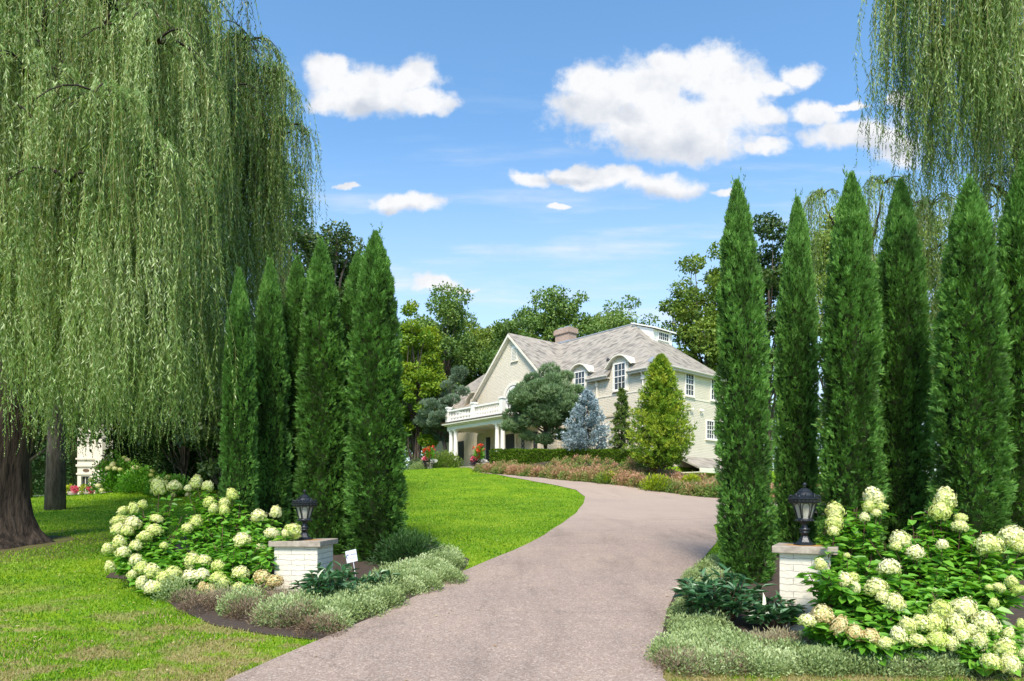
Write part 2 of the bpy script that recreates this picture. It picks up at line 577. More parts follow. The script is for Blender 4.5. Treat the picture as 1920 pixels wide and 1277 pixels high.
def drivemat():
    m, nt = newmat('aggregate_paving')
    tcn = nt.n('ShaderNodeTexCoord')
    P = tcn.outputs['Object']
    vo = nt.n('ShaderNodeTexVoronoi', {'Vector': P, 'Scale': 75.0, 'Randomness': 1.0})
    vo2 = nt.n('ShaderNodeTexVoronoi', {'Vector': P, 'Scale': 34.0, 'Randomness': 1.0})
    big = nt.n('ShaderNodeTexNoise', {'Vector': P, 'Scale': 0.5, 'Detail': 6.0, 'Roughness': 0.6})
    med = nt.n('ShaderNodeTexNoise', {'Vector': P, 'Scale': 5.0, 'Detail': 5.0, 'Roughness': 0.7})
    sc = nt.n('ShaderNodeSeparateColor', {0: vo.outputs['Color']})
    c = nt.ramp(sc.outputs[0], [(0, (.235, .18, .145)), (.45, (.30, .238, .195)), (.8, (.335, .27, .225)), (1, (.43, .365, .31))])
    sc2 = nt.n('ShaderNodeSeparateColor', {0: vo2.outputs['Color']})
    c = nt.mix(1.0, c, nt.ramp(sc2.outputs[1], [(0, (.92, .92, .92)), (.5, (1, 1, 1)), (.93, (1.03, 1.02, 1)), (1, (1.22, 1.2, 1.18))]), 'MULTIPLY')
    c = nt.mix(1.0, c, nt.ramp(big.outputs['Fac'], [(.3, (.86, .86, .88)), (.7, (1.1, 1.08, 1.05))]), 'MULTIPLY')
    c = nt.mix(1.0, c, nt.ramp(med.outputs['Fac'], [(.3, (.9, .9, .92)), (.7, (1.07, 1.05, 1.05))]), 'MULTIPLY')
    # faint wheel tracks and old stains
    stn = nt.n('ShaderNodeTexNoise', {'Vector': nt.vm('MULTIPLY', P, (1.4, .35, 1)).outputs[0], 'Scale': 1.1, 'Detail': 5.0, 'Roughness': 0.6})
    c = nt.mix(1.0, c, nt.ramp(stn.outputs['Fac'], [(.32, (.80, .80, .80)), (.48, (1, 1, 1)), (.7, (1.06, 1.05, 1.04))]), 'MULTIPLY')
    # smoother, paler concrete further up, past the joint
    sp = nt.n('ShaderNodeSeparateXYZ', {0: P})
    c = nt.mix(nt.m('MULTIPLY', sstep(nt, sp.outputs[1], 12.5, 20.0), 0.6), c, (.42, .335, .27))
    # pour joint across the drive
    jy = nt.m('ABSOLUTE', nt.m('SUBTRACT', nt.m('ADD', sp.outputs[1], nt.m('MULTIPLY', sp.outputs[0], -.12)), 17.6))
    c = nt.mix(nt.m('MULTIPLY', sstep(nt, jy, 0.05, 0.02), 0.5), c, (.12, .09, .075))
    # hairline cracks
    cr = nt.n('ShaderNodeTexVoronoi', {'Vector': nt.vm('ADD', P, nt.vm('MULTIPLY', med.outputs['Color'], (.5, .5, 0)).outputs[0]).outputs[0], 'Scale': 0.22}, feature='DISTANCE_TO_EDGE')
    crk = sstep(nt, cr.outputs['Distance'], 0.0022, 0.0008)
    c = nt.mix(nt.m('MULTIPLY', crk, 0.45), c, (.08, .06, .05))
    b = nt.n('ShaderNodeBump', {'Height': vo.outputs['Distance'], 'Strength': 0.35, 'Distance': 0.006})
    p = nt.n('ShaderNodeBsdfPrincipled', {'Base Color': c, 'Roughness': 0.85, 'Normal': b.outputs[0], 'Specular IOR Level': 0.25})
    finish(nt, p.outputs[0])
    return m


def barkmat(name, c1, c2, sc=6.0):
    m, nt = newmat(name)
    tcn = nt.n('ShaderNodeTexCoord')
    nz = nt.n('ShaderNodeTexNoise', {'Vector': nt.vm('MULTIPLY', tcn.outputs['Object'], (1, 1, .18)).outputs[0], 'Scale': sc, 'Detail': 6.0, 'Roughness': 0.6})
    c = nt.ramp(nz.outputs['Fac'], [(.35, c1), (.65, c2)])
    b = nt.n('ShaderNodeBump', {'Height': nz.outputs['Fac'], 'Strength': 1.0, 'Distance': 0.08})
    p = nt.n('ShaderNodeBsdfPrincipled', {'Base Color': c, 'Roughness': 0.9, 'Normal': b.outputs[0], 'Specular IOR Level': 0.2})
    finish(nt, p.outputs[0])
    return m


M = {}
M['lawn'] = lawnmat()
M['drive'] = drivemat()
M['soil'] = plain('mulch_soil', (.06, .042, .03), .95, noise=.5, scale=20, bump=1, bscale=30)
M['bark'] = barkmat('willow_bark', (.018, .013, .010), (.075, .058, .045), 9)
M['bark2'] = barkmat('tree_bark', (.05, .04, .032), (.15, .12, .10), 10)
M['willow'] = leafmat('willow_leaves', [(.03, .078, .008), (.10, .20, .026), (.26, .39, .10), (.55, .64, .35)], .45, .3, .5, .7, .4)
M['willow_twig'] = plain('willow_twig', (.20, .20, .05), .7)
M['arb'] = leafmat('arborvitae_foliage', [(.034, .08, .014), (.068, .172, .026), (.125, .30, .05), (.23, .43, .10)], .55, .22, .3, 1.6, .35)
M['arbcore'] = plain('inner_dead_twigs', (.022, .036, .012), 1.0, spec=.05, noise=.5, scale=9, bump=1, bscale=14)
M['maple'] = leafmat('maple_leaves', [(.06, .13, .01), (.12, .24, .015), (.23, .34, .025), (.34, .38, .03)], .5, .35, .3, .25, .55)
M['oak'] = leafmat('oak_leaves', [(.06, .12, .025), (.115, .21, .042), (.18, .29, .065), (.26, .35, .10)], .5, .3, .3, .2, .4)
M['oak2'] = leafmat('ash_leaves', [(.075, .14, .02), (.145, .24, .035), (.23, .32, .055), (.34, .38, .08)], .5, .3, .3, .2, .4)
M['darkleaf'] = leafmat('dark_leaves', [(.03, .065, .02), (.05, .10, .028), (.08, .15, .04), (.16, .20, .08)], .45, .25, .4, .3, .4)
M['pine'] = leafmat('pine_needles', [(.08, .145, .06), (.155, .255, .11), (.26, .37, .18), (.40, .49, .28)], .55, .15, .3, .5, .35)
M['greypine'] = leafmat('grey_pine_needles', [(.075, .13, .07), (.13, .20, .12), (.20, .28, .18), (.29, .37, .25)], .55, .15, .3, .5, .35)
M['bluespruce'] = leafmat('blue_spruce_needles', [(.13, .20, .21), (.24, .33, .35), (.36, .46, .49), (.52, .62, .66)], .6, .08, .3, .8, .2, (1, 1, 1))
M['goldpine'] = leafmat('golden_pine_needles', [(.05, .115, .01), (.11, .23, .018), (.23, .37, .03), (.42, .48, .05)], .55, .2, .3, .9, .25)
M['weep'] = leafmat('weeping_needles', [(.05, .10, .02), (.10, .17, .03), (.17, .24, .05)], .55, .2, .3, .9, .25)
M['hedge'] = leafmat('clipped_hedge_leaves', [(.06, .13, .012), (.12, .24, .018), (.22, .36, .03)], .5, .25, .3, .8, .3)
M['hydleaf'] = leafmat('hydrangea_leaves', [(.05, .16, .014), (.10, .29, .022), (.17, .41, .04), (.28, .52, .08)], .42, .32, .5, 1.2, .3)
M['stem'] = plain('brown_stem', (.10, .055, .03), .8)
M['bloom'] = leafmat('hydrangea_florets', [(.48, .60, .10), (.68, .73, .25), (.82, .80, .44), (.90, .87, .64)], .6, .25, .3, 14, .35, (1.05, 1.05, .85), objr=.55)
M['bloomcore'] = plain('hydrangea_cluster_core', (.42, .48, .16), .8)
M['bloomtan'] = leafmat('faded_hydrangea_florets', [(.48, .30, .12), (.62, .46, .20), (.74, .66, .34), (.84, .78, .50)], .6, .25, .3, 14, .35, (1.05, 1.0, .8))
M['catmint'] = leafmat('catmint_leaves', [(.13, .19, .06), (.24, .33, .12), (.36, .46, .20), (.50, .58, .32)], .6, .22, .3, 1.4, .35)
M['dry'] = leafmat('dry_catmint_stems', [(.08, .05, .03), (.18, .12, .075), (.29, .22, .15), (.36, .36, .20)], .8, .1, .2, 3, .3, (1, 1, 1))
M['peony'] = leafmat('peony_leaves', [(.025, .085, .025), (.045, .135, .045), (.075, .19, .075), (.13, .25, .12)], .32, .2, .6, 2, .3)
M['yew'] = leafmat('yew_needles', [(.02, .06, .015), (.035, .09, .02), (.06, .13, .03)], .5, .15, .3, 1, .3)
M['spirea'] = leafmat('spirea_leaves', [(.08, .17, .03), (.19, .30, .06), (.40, .25, .13), (.58, .33, .23)], .6, .25, .3, 1.6, .45, (1.1, 1, .7))
M['yellow'] = leafmat('golden_shrub_leaves', [(.16, .26, .012), (.32, .42, .015), (.50, .54, .03)], .5, .3, .3, 1, .3)
M['red'] = leafmat('red_petals', [(.55, .03, .02), (.75, .06, .03), (.80, .16, .06)], .5, .25, .3, 2, .3, (1, 1, 1))
M['pink'] = leafmat('pink_petals', [(.65, .04, .10), (.80, .10, .18), (.85, .5, .5)], .5, .25, .3, 2, .3, (1, 1, 1))
M['purple'] = leafmat('purple_foliage', [(.03, .018, .03), (.06, .035, .06), (.10, .07, .11)], .5, .1, .3, 2, .3, (1, 1, 1))
M['white_fl'] = leafmat('white_petals', [(.6, .62, .58), (.8, .8, .78)], .5, .2, .3, 2, .3, (1, 1, 1))
M['grassblade'] = leafmat('grass_blades', [(.06, .165, .006), (.12, .27, .008), (.20, .37, .014), (.33, .44, .04)], .5, .35, .3, .6, .75, dryp=True)
M['straw0'] = leafmat('dry_grass_blades', [(.24, .19, .08), (.36, .29, .13), (.46, .40, .20)], .7, .2, .2, .9, .2)
M['litter'] = leafmat('fallen_leaves', [(.22, .12, .05), (.38, .27, .10), (.5, .45, .25)], .6, .1, .3, .9, .2, (1, 1, 1))
M['wall'] = brickmat('painted_brick', (.71, .645, .51), bw=.30, bh=.11, mortar=.014, bump=1.0, joint=.74, dist=.02)
M['pillar'] = brickmat('painted_pillar_brick', (.68, .63, .52), bw=.36, bh=.072, mortar=.003, bump=1.0, joint=.80, vary=.16, dist=.016)
M['roof'] = roofmat('slate_roof')
M['trim'] = plain('cream_trim', (.74, .69, .57), .5, noise=.05)
M['white'] = plain('white_paint', (.78, .76, .70), .45, noise=.04)
M['stucco'] = plain('porch_wall', (.47, .41, .30), .7, noise=.06)
M['metal'] = plain('lead_flashing', (.42, .44, .46), .4, .5, noise=.1)
M['gutter'] = plain('gutter_paint', (.50, .47, .40), .45, noise=.06)
M['chimney'] = brickmat('chimney_brick', (.46, .34, .27), bw=.3, bh=.11, mortar=.014, bump=.8, joint=.6, vary=.25)
M['glass'] = plain('dark_glass', (.045, .055, .06), .08, noise=.5, scale=3)
M['iron'] = plain('black_iron', (.018, .022, .028), .38, .3, noise=.25, scale=20, bump=.15, bscale=60)
M['black'] = plain('black_paint', (.02, .022, .025), .5)
M['stone'] = plain('limestone', (.36, .31, .25), .85, noise=.25, scale=9, bump=.4, bscale=35)
M['conc'] = plain('pale_concrete', (.45, .40, .35), .85, noise=.12, scale=4, bump=.2)
M['limestone'] = plain('cream_limestone', (.62, .55, .44), .7, noise=.06, scale=3)
M['planter'] = plain('stone_planter', (.38, .35, .28), .85, noise=.2, scale=12, bump=.5)
M['blue'] = plain('blue_print', (.02, .05, .20), .5)
M['greyprint'] = plain('grey_print', (.12, .14, .25), .5)
M['sign'] = plain('white_sign_plastic', (.56, .57, .62), .4, noise=.03)


def capmat():
    m, nt = newmat('lichened_capstone')
    tcn = nt.n('ShaderNodeTexCoord')
    P = tcn.outputs['Object']
    nz = nt.n('ShaderNodeTexNoise', {'Vector': P, 'Scale': 11.0, 'Detail': 6.0, 'Roughness': 0.65})
    c = nt.ramp(nz.outputs['Fac'], [(.3, (.21, .175, .14)), (.55, (.35, .30, .24)), (.75, (.44, .39, .33))])
    d = nt.vm('LENGTH', nt.vm('MULTIPLY', P, (1, 1, 0)).outputs[0]).outputs['Value']
    sp = nt.n('ShaderNodeSeparateXYZ', {0: P})
    f = nt.m('MULTIPLY', sstep(nt, nt.m('ADD', d, nt.m('MULTIPLY', nz.outputs['Fac'], .12)), 0.36, 0.2), sstep(nt, sp.outputs[2], 0.066, 0.072))
    c = nt.mix(nt.m('MULTIPLY', f, .9), c, (.42, .20, .03))
    b = nt.n('ShaderNodeBump', {'Height': nz.outputs['Fac'], 'Strength': 0.5, 'Distance': 0.01})
    p = nt.n('ShaderNodeBsdfPrincipled', {'Base Color': c, 'Roughness': 0.85, 'Normal': b.outputs[0]})
    finish(nt, p.outputs[0])
    return m


M['cap'] = capmat()


def lanternglass():
    m, nt = newmat('frosted_lantern_glass')
    tcn = nt.n('ShaderNodeTexCoord')
    nz = nt.n('ShaderNodeTexNoise', {'Vector': nt.vm('MULTIPLY', tcn.outputs['Object'], (1, 1, .4)).outputs[0], 'Scale': 14.0, 'Detail': 5.0})
    c = nt.ramp(nz.outputs['Fac'], [(.3, (.36, .35, .28)), (.7, (.66, .64, .56))])
    p = nt.n('ShaderNodeBsdfPrincipled', {'Base Color': c, 'Roughness': 0.35, 'Specular IOR Level': .6})
    t = nt.n('ShaderNodeBsdfTranslucent', {'Color': c})
    mx = nt.n('ShaderNodeMixShader', {0: .4, 1: p.outputs[0], 2: t.outputs[0]})
    finish(nt, mx.outputs[0])
    return m


M['lglass'] = lanternglass()

M['straw'] = M['straw0']
# ------------------------------------------------------------------ the setting: ground, driveway, beds
def axis_pts(lo, hi, mid_lo, mid_hi, step, growth=1.22):
    a = list(np.arange(mid_lo, mid_hi + 1e-6, step))
    s = step
    x = mid_hi
    while x < hi:
        s *= growth
        x += s
        a.append(min(x, hi))
    s = step
    x = mid_lo
    while x > lo:
        s *= growth
        x -= s
        a.insert(0, max(x, lo))
    return np.array(a)


gx = axis_pts(-900, 900, -26, 26, 0.4)
gy = axis_pts(-80, 1500, -4, 60, 0.4)
GX, GY = np.meshgrid(gx, gy)
GZ = zt(GX, GY)
nx, ny = len(gx), len(gy)
idx = np.arange(nx * ny).reshape(ny, nx)
Q = np.stack([idx[:-1, :-1], idx[:-1, 1:], idx[1:, 1:], idx[1:, :-1]], -1).reshape(-1, 4)
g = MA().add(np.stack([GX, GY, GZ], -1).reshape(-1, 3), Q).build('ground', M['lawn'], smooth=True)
tag(g, kind='structure')


def sheet(name, poly, mat, off, step=0.35):
    poly = [tuple(p) for p in poly]
    # refine the boundary
    b = []
    for i in range(len(poly)):
        p, q = np.array(poly[i]), np.array(poly[(i + 1) % len(poly)])
        n = max(1, int(np.linalg.norm(q - p) / step))
        for k in range(n):
            b.append(p + (q - p) * k / n)
    b = np.array(b)
    xs = np.arange(b[:, 0].min(), b[:, 0].max(), step)
    ys = np.arange(b[:, 1].min(), b[:, 1].max(), step)
    X, Y = np.meshgrid(xs, ys)
    X = X.ravel() + .01
    Y = Y.ravel() + .013
    k = inpoly(X, Y, b)
    pts = [Vector(p) for p in b] + [Vector((x, y)) for x, y in zip(X[k], Y[k])]
    res = delaunay_2d_cdt(pts, [], [list(range(len(b)))], 1, 1e-5)
    V = np.array([(v.x, v.y) for v in res[0]])
    Z = zt(V[:, 0], V[:, 1]) + off
    ma = MA().add(np.column_stack([V, Z]), N=[list(f) for f in res[2]])
    return tag(ma.build(name, mat, smooth=True, fix=False), kind='structure')


def H(*pts):
    return [hit(u, v) for u, v in pts]


left_edge = [(-3.35, 1.0)] + H((430, 1277), (520, 1237), (610, 1198), (700, 1160), (770, 1125), (868, 1073), (960, 1035), (1020, 1005), (1055, 982), (1080, 963), (1094, 945), (1097, 932), (1080, 919), (1040, 910), (1000, 903), (955, 895))
left_edge += [(-1.5, 41.0), (-2.3, 42.6), (-4.4, 44.4)]
bedline = lambda t: (C0[0] - 7.3 * AX_S[0] + t * AX_T[0], C0[1] - 7.3 * AX_S[1] + t * AX_T[1])
right_edge = [(2.0, 1.0)] + H((1243, 1277), (1244, 1235), (1240, 1200), (1250, 1150), (1268, 1110), (1292, 1078), (1322, 1045)) + [(4.35, 13.5), (5.2, 16.5), (6.6, 18.6), (9.5, 19.6), (14, 18.5), (24, 12.0)]
far_edge = [(27, 13.5), bedline(-20), bedline(-14), bedline(-9), bedline(-4), bedline(0), bedline(4), bedline(7.6), (-1.8, 43.6), (-2.4, 44.6)]
drive_poly = left_edge[:-1] + [(-3.0, 45.4)] + far_edge[::-1] + right_edge[::-1]
sheet('driveway', drive_poly, M['drive'], 0.02)

bedL = H((262, 1090), (330, 1142), (400, 1175), (500, 1192), (590, 1203), (640, 1196)) + H((700, 1160), (770, 1125), (868, 1076)) + [(-0.75, 11.2), (-1.3, 12.6), (-2.6, 14.0), (-5.2, 16.2), (-7.2, 16.0), (-7.2, 12.5), (-6.1, 9.6)]
bedR = [hit(1246, 1252), hit(1240, 1200), hit(1250, 1150), hit(1268, 1110), hit(1292, 1078), (3.3, 10.6), (4.2, 12.2), (9, 14), (14, 13), (14, 5.4)] + H((1918, 1272), (1700, 1268), (1500, 1264), (1350, 1258))
sheet('planting_bed', bedL, M['soil'], 0.012)
sheet('planting_bed', bedR, M['soil'], 0.012)
bedF = [bedline(-14), bedline(-9), bedline(-4), bedline(0), bedline(4), bedline(7.6), (-0.9, 43.4), (1.5, 44.5), (8, 39.5), (14, 36), (19, 26)]
sheet('planting_bed', bedF, M['soil'], 0.012, .6)
nb_drive = [(-20, 30), (-30, 30), (-44, 36), (-44, 46), (-30, 44), (-20.5, 36)]
sheet('neighbour_driveway', nb_drive, M['conc'], 0.02, 1.0)

# grass blades (uncountable)
def grass(name, n, y0, y1, mat, straw=False):
    y = y0 * (y1 / y0) ** R.random(n)
    x = R.uniform(-.84, .84, n) * y
    k = ~inpoly(x, y, drive_poly) & ~inpoly(x, y, bedL) & ~inpoly(x, y, bedR)
    k &= ~((x > 4.2) & (y > 8))
    k &= (y < 30 + 22 * R.random(len(y)))
    k &= ((x + 10.6) ** 2 + (y - 12.9) ** 2) > 2.2
    if straw:
        f = np.sin(x * 2.1 + 1.3 * np.sin(y * 1.7)) * np.sin(y * 2.9 + x * .8)
        k &= f > .15
    x, y = x[k], y[k]
    n = len(x)
    P = np.column_stack([x, y, zt(x, y) - .005])
    D = np.column_stack([R.normal(0, .45, n), R.normal(0, .45, n), np.ones(n)])
    L = R.uniform(.02, .05, n) * (1 + y / 60)
    Wd = .0045 + .0011 * y
    ma = MA()
    leaves(ma, P, D, L, Wd, mid=.3)
    return ma.build(name, mat)


tag(grass('grass', 380000, 4.0, 56, M['grassblade']), 'short mown lawn grass on both sides of the driveway', 'grass', kind='stuff')
tag(grass('dry_grass', 26000, 4.2, 8.0, M['straw'], True), 'straw coloured dry grass in worn patches of the near lawn', 'grass', kind='stuff')
n = 1500
y = R.uniform(4.6, 15, n)
x = R.uniform(-.85, .3, n) * y
k = (~inpoly(x, y, drive_poly) | (R.random(n) < .10)) & ~inpoly(x, y, bedL)
x, y = x[k], y[k]
n = len(x)
ma = MA()
leaves(ma, np.column_stack([x, y, zt(x, y) + .03]), np.column_stack([R.normal(size=n), R.normal(size=n), R.normal(0, .15, n)]), R.uniform(.03, .08, n), R.uniform(.008, .018, n), N=np.column_stack([R.normal(0, .3, n), R.normal(0, .3, n), np.ones(n)]))
tag(ma.build('fallen_leaves', M['litter']), 'thin yellow and brown fallen willow leaves lying on the left lawn and a few on the driveway', 'fallen leaves', kind='stuff')

# ------------------------------------------------------------------ arborvitae
def arb_mesh(Hh, Rr, seed, dens=1.0):
    """columnar arborvitae foliage of height Hh and radius Rr"""
    rg = np.random.default_rng(seed)
    prof_h = np.array([0, .03, .12, .35, .55, .72, .84, .92, .97, 1.0])
    prof_r = np.array([.82, .94, 1, .98, .93, .81, .61, .41, .20, .02])
    n = int(13500 * dens)
    h = rg.random(n) ** 1.02
    th = rg.uniform(0, 2 * np.pi, n)
    # lumpy surface from a few hundred boughs
    nb = 460
    bh = rg.random(nb)
    bt = rg.uniform(0, 2 * np.pi, nb)
    lump = np.zeros(n)
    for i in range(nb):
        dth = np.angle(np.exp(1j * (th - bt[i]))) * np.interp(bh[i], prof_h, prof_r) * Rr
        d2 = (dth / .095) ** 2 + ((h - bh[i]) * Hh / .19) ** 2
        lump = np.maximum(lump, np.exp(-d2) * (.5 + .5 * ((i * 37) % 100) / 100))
    rr = np.interp(h, prof_h, prof_r) * Rr
    tip = h > .9
    rs = rr * (0.60 + 0.36 * lump + rg.uniform(-.06, .04, n)) - .02
    rs = np.maximum(rs * np.where(rg.random(n) < .2, rg.uniform(.7, 1, n), 1), .0)
    P = np.column_stack([rs * np.cos(th), rs * np.sin(th), h * Hh * .985])
    out = np.column_stack([np.cos(th), np.sin(th), np.zeros(n)])
    upness = np.interp(h, [0, .6, .85, 1], [.75, 1.2, 2.2, 4.0])
    D0 = unit(out + np.column_stack([np.zeros(n), np.zeros(n), upness + rg.normal(0, .45, n)]) + rg.normal(0, .28, (n, 3)))
    side = unit(np.cross(D0, rg.normal(size=(n, 3))))
    ma = MA()
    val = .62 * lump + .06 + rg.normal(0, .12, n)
    m = 7
    for i in range(m):
        f = (i - (m - 1) / 2) / ((m - 1) / 2)
        D = unit(D0 + side * f * .75 + rg.normal(0, .14, (n, 3)))
        L = rg.uniform(.05, .095, n) * (1 - .35 * abs(f)) * np.where(tip, 1.15, 1)
        P2 = P + D0 * (.025 * (1 - abs(f)))
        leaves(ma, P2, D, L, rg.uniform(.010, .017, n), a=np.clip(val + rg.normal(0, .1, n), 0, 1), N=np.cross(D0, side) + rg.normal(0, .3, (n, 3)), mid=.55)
    # wispy leaders above the top
    for i in range(9):
        a_ = rg.uniform(0, 6.28)
        b0 = np.array([math.cos(a_), math.sin(a_), 0]) * Rr * .18 * rg.random() + np.array([0, 0, Hh * rg.uniform(.93, .985)])
        k = 16
        tt = rg.random(k)
        Pp = b0 + np.outer(tt, np.array([math.cos(a_) * .06, math.sin(a_) * .06, .22]))
        leaves(ma, Pp, rg.normal(0, .45, (k, 3)) + np.array([0, 0, 1.3]), .07, .012)
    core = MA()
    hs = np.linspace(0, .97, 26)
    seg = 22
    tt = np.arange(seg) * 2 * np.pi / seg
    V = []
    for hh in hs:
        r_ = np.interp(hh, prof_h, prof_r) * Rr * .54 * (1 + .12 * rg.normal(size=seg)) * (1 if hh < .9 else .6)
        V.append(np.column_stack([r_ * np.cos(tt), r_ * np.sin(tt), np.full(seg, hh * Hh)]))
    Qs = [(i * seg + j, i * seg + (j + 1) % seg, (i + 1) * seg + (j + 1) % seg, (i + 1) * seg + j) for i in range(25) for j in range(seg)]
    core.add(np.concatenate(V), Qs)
    return ma, core


arb_var = []
for k_ in range(4):
    f_, c_ = arb_mesh(6.0, .5, 100 + k_)
    arb_var.append((f_, c_))
arb_data = []


def arborvitae(u, vtop, y, wpx, var, rz, label, group, ztop_extra=0):
    x = (u - 960) / 1200 * y
    z0 = ground(x, y) - .05
    ztop = CZ + (940 - vtop) / 1200 * y
    hgt = ztop - z0
    rr = wpx / 1200 * y / 2
    e = empty('arborvitae', (x, y, z0), rz, label, 'arborvitae', group)
    e.scale = (rr / .5, rr / .5, hgt / 6.12)
    rg = np.random.default_rng(int(u))
    e.rotation_euler = (rg.normal(0, .014), rg.normal(0, .014), rz)
    if var not in [a[0] for a in arb_data]:
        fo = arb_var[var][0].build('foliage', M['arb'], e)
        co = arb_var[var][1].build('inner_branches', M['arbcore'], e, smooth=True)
        tr = MA().tube([(0, 0, -.2), (0, 0, 2), (0, 0, 5.4)], [.09, .07, .02], 8).build('trunk', M['bark2'], e)
        arb_data.append((var, fo, co, tr))
    else:
        _, fo, co, tr = [a for a in arb_data if a[0] == var][0]
        for s_ in (fo, co, tr):
            c = s_.copy()
            COL.objects.link(c)
            c.parent = e
    return e


GL = 'columnar arborvitaes left of the driveway'
GR = 'columnar arborvitaes right of the driveway'
arborvitae(706, 421, 11.3, 122, 0, 0.3, 'tall arborvitae nearest the driveway on its left side, with a ragged thin tip', GL)
arborvitae(676, 464, 12.9, 105, 1, 1.3, 'arborvitae half hidden directly behind the one with the ragged tip', GL)
arborvitae(606, 432, 11.9, 108, 2, 2.3, 'tall pointed arborvitae rising behind the left lantern', GL)
arborvitae(559, 472, 12.4, 88, 3, 3.3, 'narrow arborvitae set back between two taller ones, left of the left lantern', GL)
arborvitae(508, 468, 11.6, 82, 0, 4.3, 'second arborvitae from the left, beside the willow strands', GL)
arborvitae(449, 493, 10.6, 74, 1, 5.3, 'leftmost arborvitae of the row, its top against the willow curtain', GL)
arborvitae(1402, 322, 9.5, 113, 2, 0.9, 'arborvitae directly right of the driveway, first of the right row', GR)
arborvitae(1492, 355, 11.4, 90, 3, 1.9, 'shorter arborvitae set back behind the right lantern', GR)
arborvitae(1594, 320, 9.9, 122, 0, 2.9, 'third arborvitae from the driveway in the right row', GR)
arborvitae(1692, 318, 10.6, 116, 1, 3.9, 'fourth arborvitae from the driveway, with a small open tip', GR)
arborvitae(1818, 322, 9.1, 142, 2, 4.9, 'broad arborvitae with a rounded top, fifth in the right row', GR)
arborvitae(1904, 278, 9.7, 132, 3, 5.9, 'tallest arborvitae at the right edge, cut by the frame', GR)

# ------------------------------------------------------------------ willows
def strands(ma, tw, P0, out, reach, L, spacing=.03, leafL=.095, leafW=.015, val=None, seed=1):
    """hanging willow strands: start P0, short arch along out, then down over length L"""
    rg = np.random.default_rng(seed)
    n = len(P0)
    cnt = np.maximum(4, (L / spacing).astype(int))
    sid = np.repeat(np.arange(n), cnt)
    start = np.concatenate([[0], np.cumsum(cnt)[:-1]])
    s = (np.arange(len(sid)) - start[sid]) * spacing
    sway = rg.normal(0, .10, (n, 2))
    ph = rg.uniform(0, 6.28, (n, 2))
    fr = rg.uniform(1.2, 2.6, n)

    def pos(i, s_):
        b = .35
        h = reach[i] * (1 - np.exp(-s_ / b))
        down = s_ - .22 * (1 - np.exp(-s_ / .25)) * 1.6
        w = np.minimum(s_, 2.5) * .04
        x = P0[i, 0] + out[i, 0] * h + w * np.sin(fr[i] * s_ + ph[i, 0]) + sway[i, 0] * s_ * .35
        y = P0[i, 1] + out[i, 1] * h + w * np.sin(fr[i] * s_ * .9 + ph[i, 1]) + sway[i, 1] * s_ * .35
        return np.column_stack([x, y, P0[i, 2] - down])
    P = pos(sid, s)
    m = len(P)
    D = rg.normal(0, .42, (m, 3))
    D[:, 2] = -1.0 + rg.normal(0, .25, m)
    tipf = np.clip((L[sid] - s) / .5, .35, 1)
    if val is None:
        val = rg.random(n)
    a = np.clip(.12 + .55 * val[sid] + rg.normal(0, .16, m), 0, 1)
    leaves(ma, P, D, leafL * rg.uniform(.65, 1.25, m) * tipf, leafW * rg.uniform(.7, 1.2, m), a=a, mid=.4)
    # side sprays now and then thicken the strand
    # twig ribbons
    nodes = 9
    ss = np.linspace(0, 1, nodes)[None] * L[:, None]
    ii = np.repeat(np.arange(n), nodes)
    PP = pos(ii, ss.ravel()).reshape(n, nodes, 3)
    wv_ = unit(rg.normal(size=(n, 1, 3)) * np.array([1, 1, .1]))
    hw = (.0032 * (1 - np.linspace(0, .8, nodes)))[None, :, None]
    V = np.stack([PP - wv_ * hw, PP + wv_ * hw], 2).reshape(-1, 3)
    b = (np.arange(n)[:, None] * nodes + np.arange(nodes - 1)[None]).ravel() * 2
    tw.add(V, np.column_stack([b, b + 1, b + 3, b + 2]))


def limb(ma, a, b, r0, r1, sag=.0, n=9, wob=.12, seg=8):
    a = np.array(a, float)
    b = np.array(b, float)
    t = np.linspace(0, 1, n)[:, None]
    P = a + (b - a) * t
    P[:, 2] += (sag * 4 * t * (1 - t))[:, 0]
    L = np.linalg.norm(b - a)
    P[1:-1] += R.normal(0, wob * L / n, (n - 2, 3))
    ma.tube(P, np.linspace(r0, r1, n), seg)


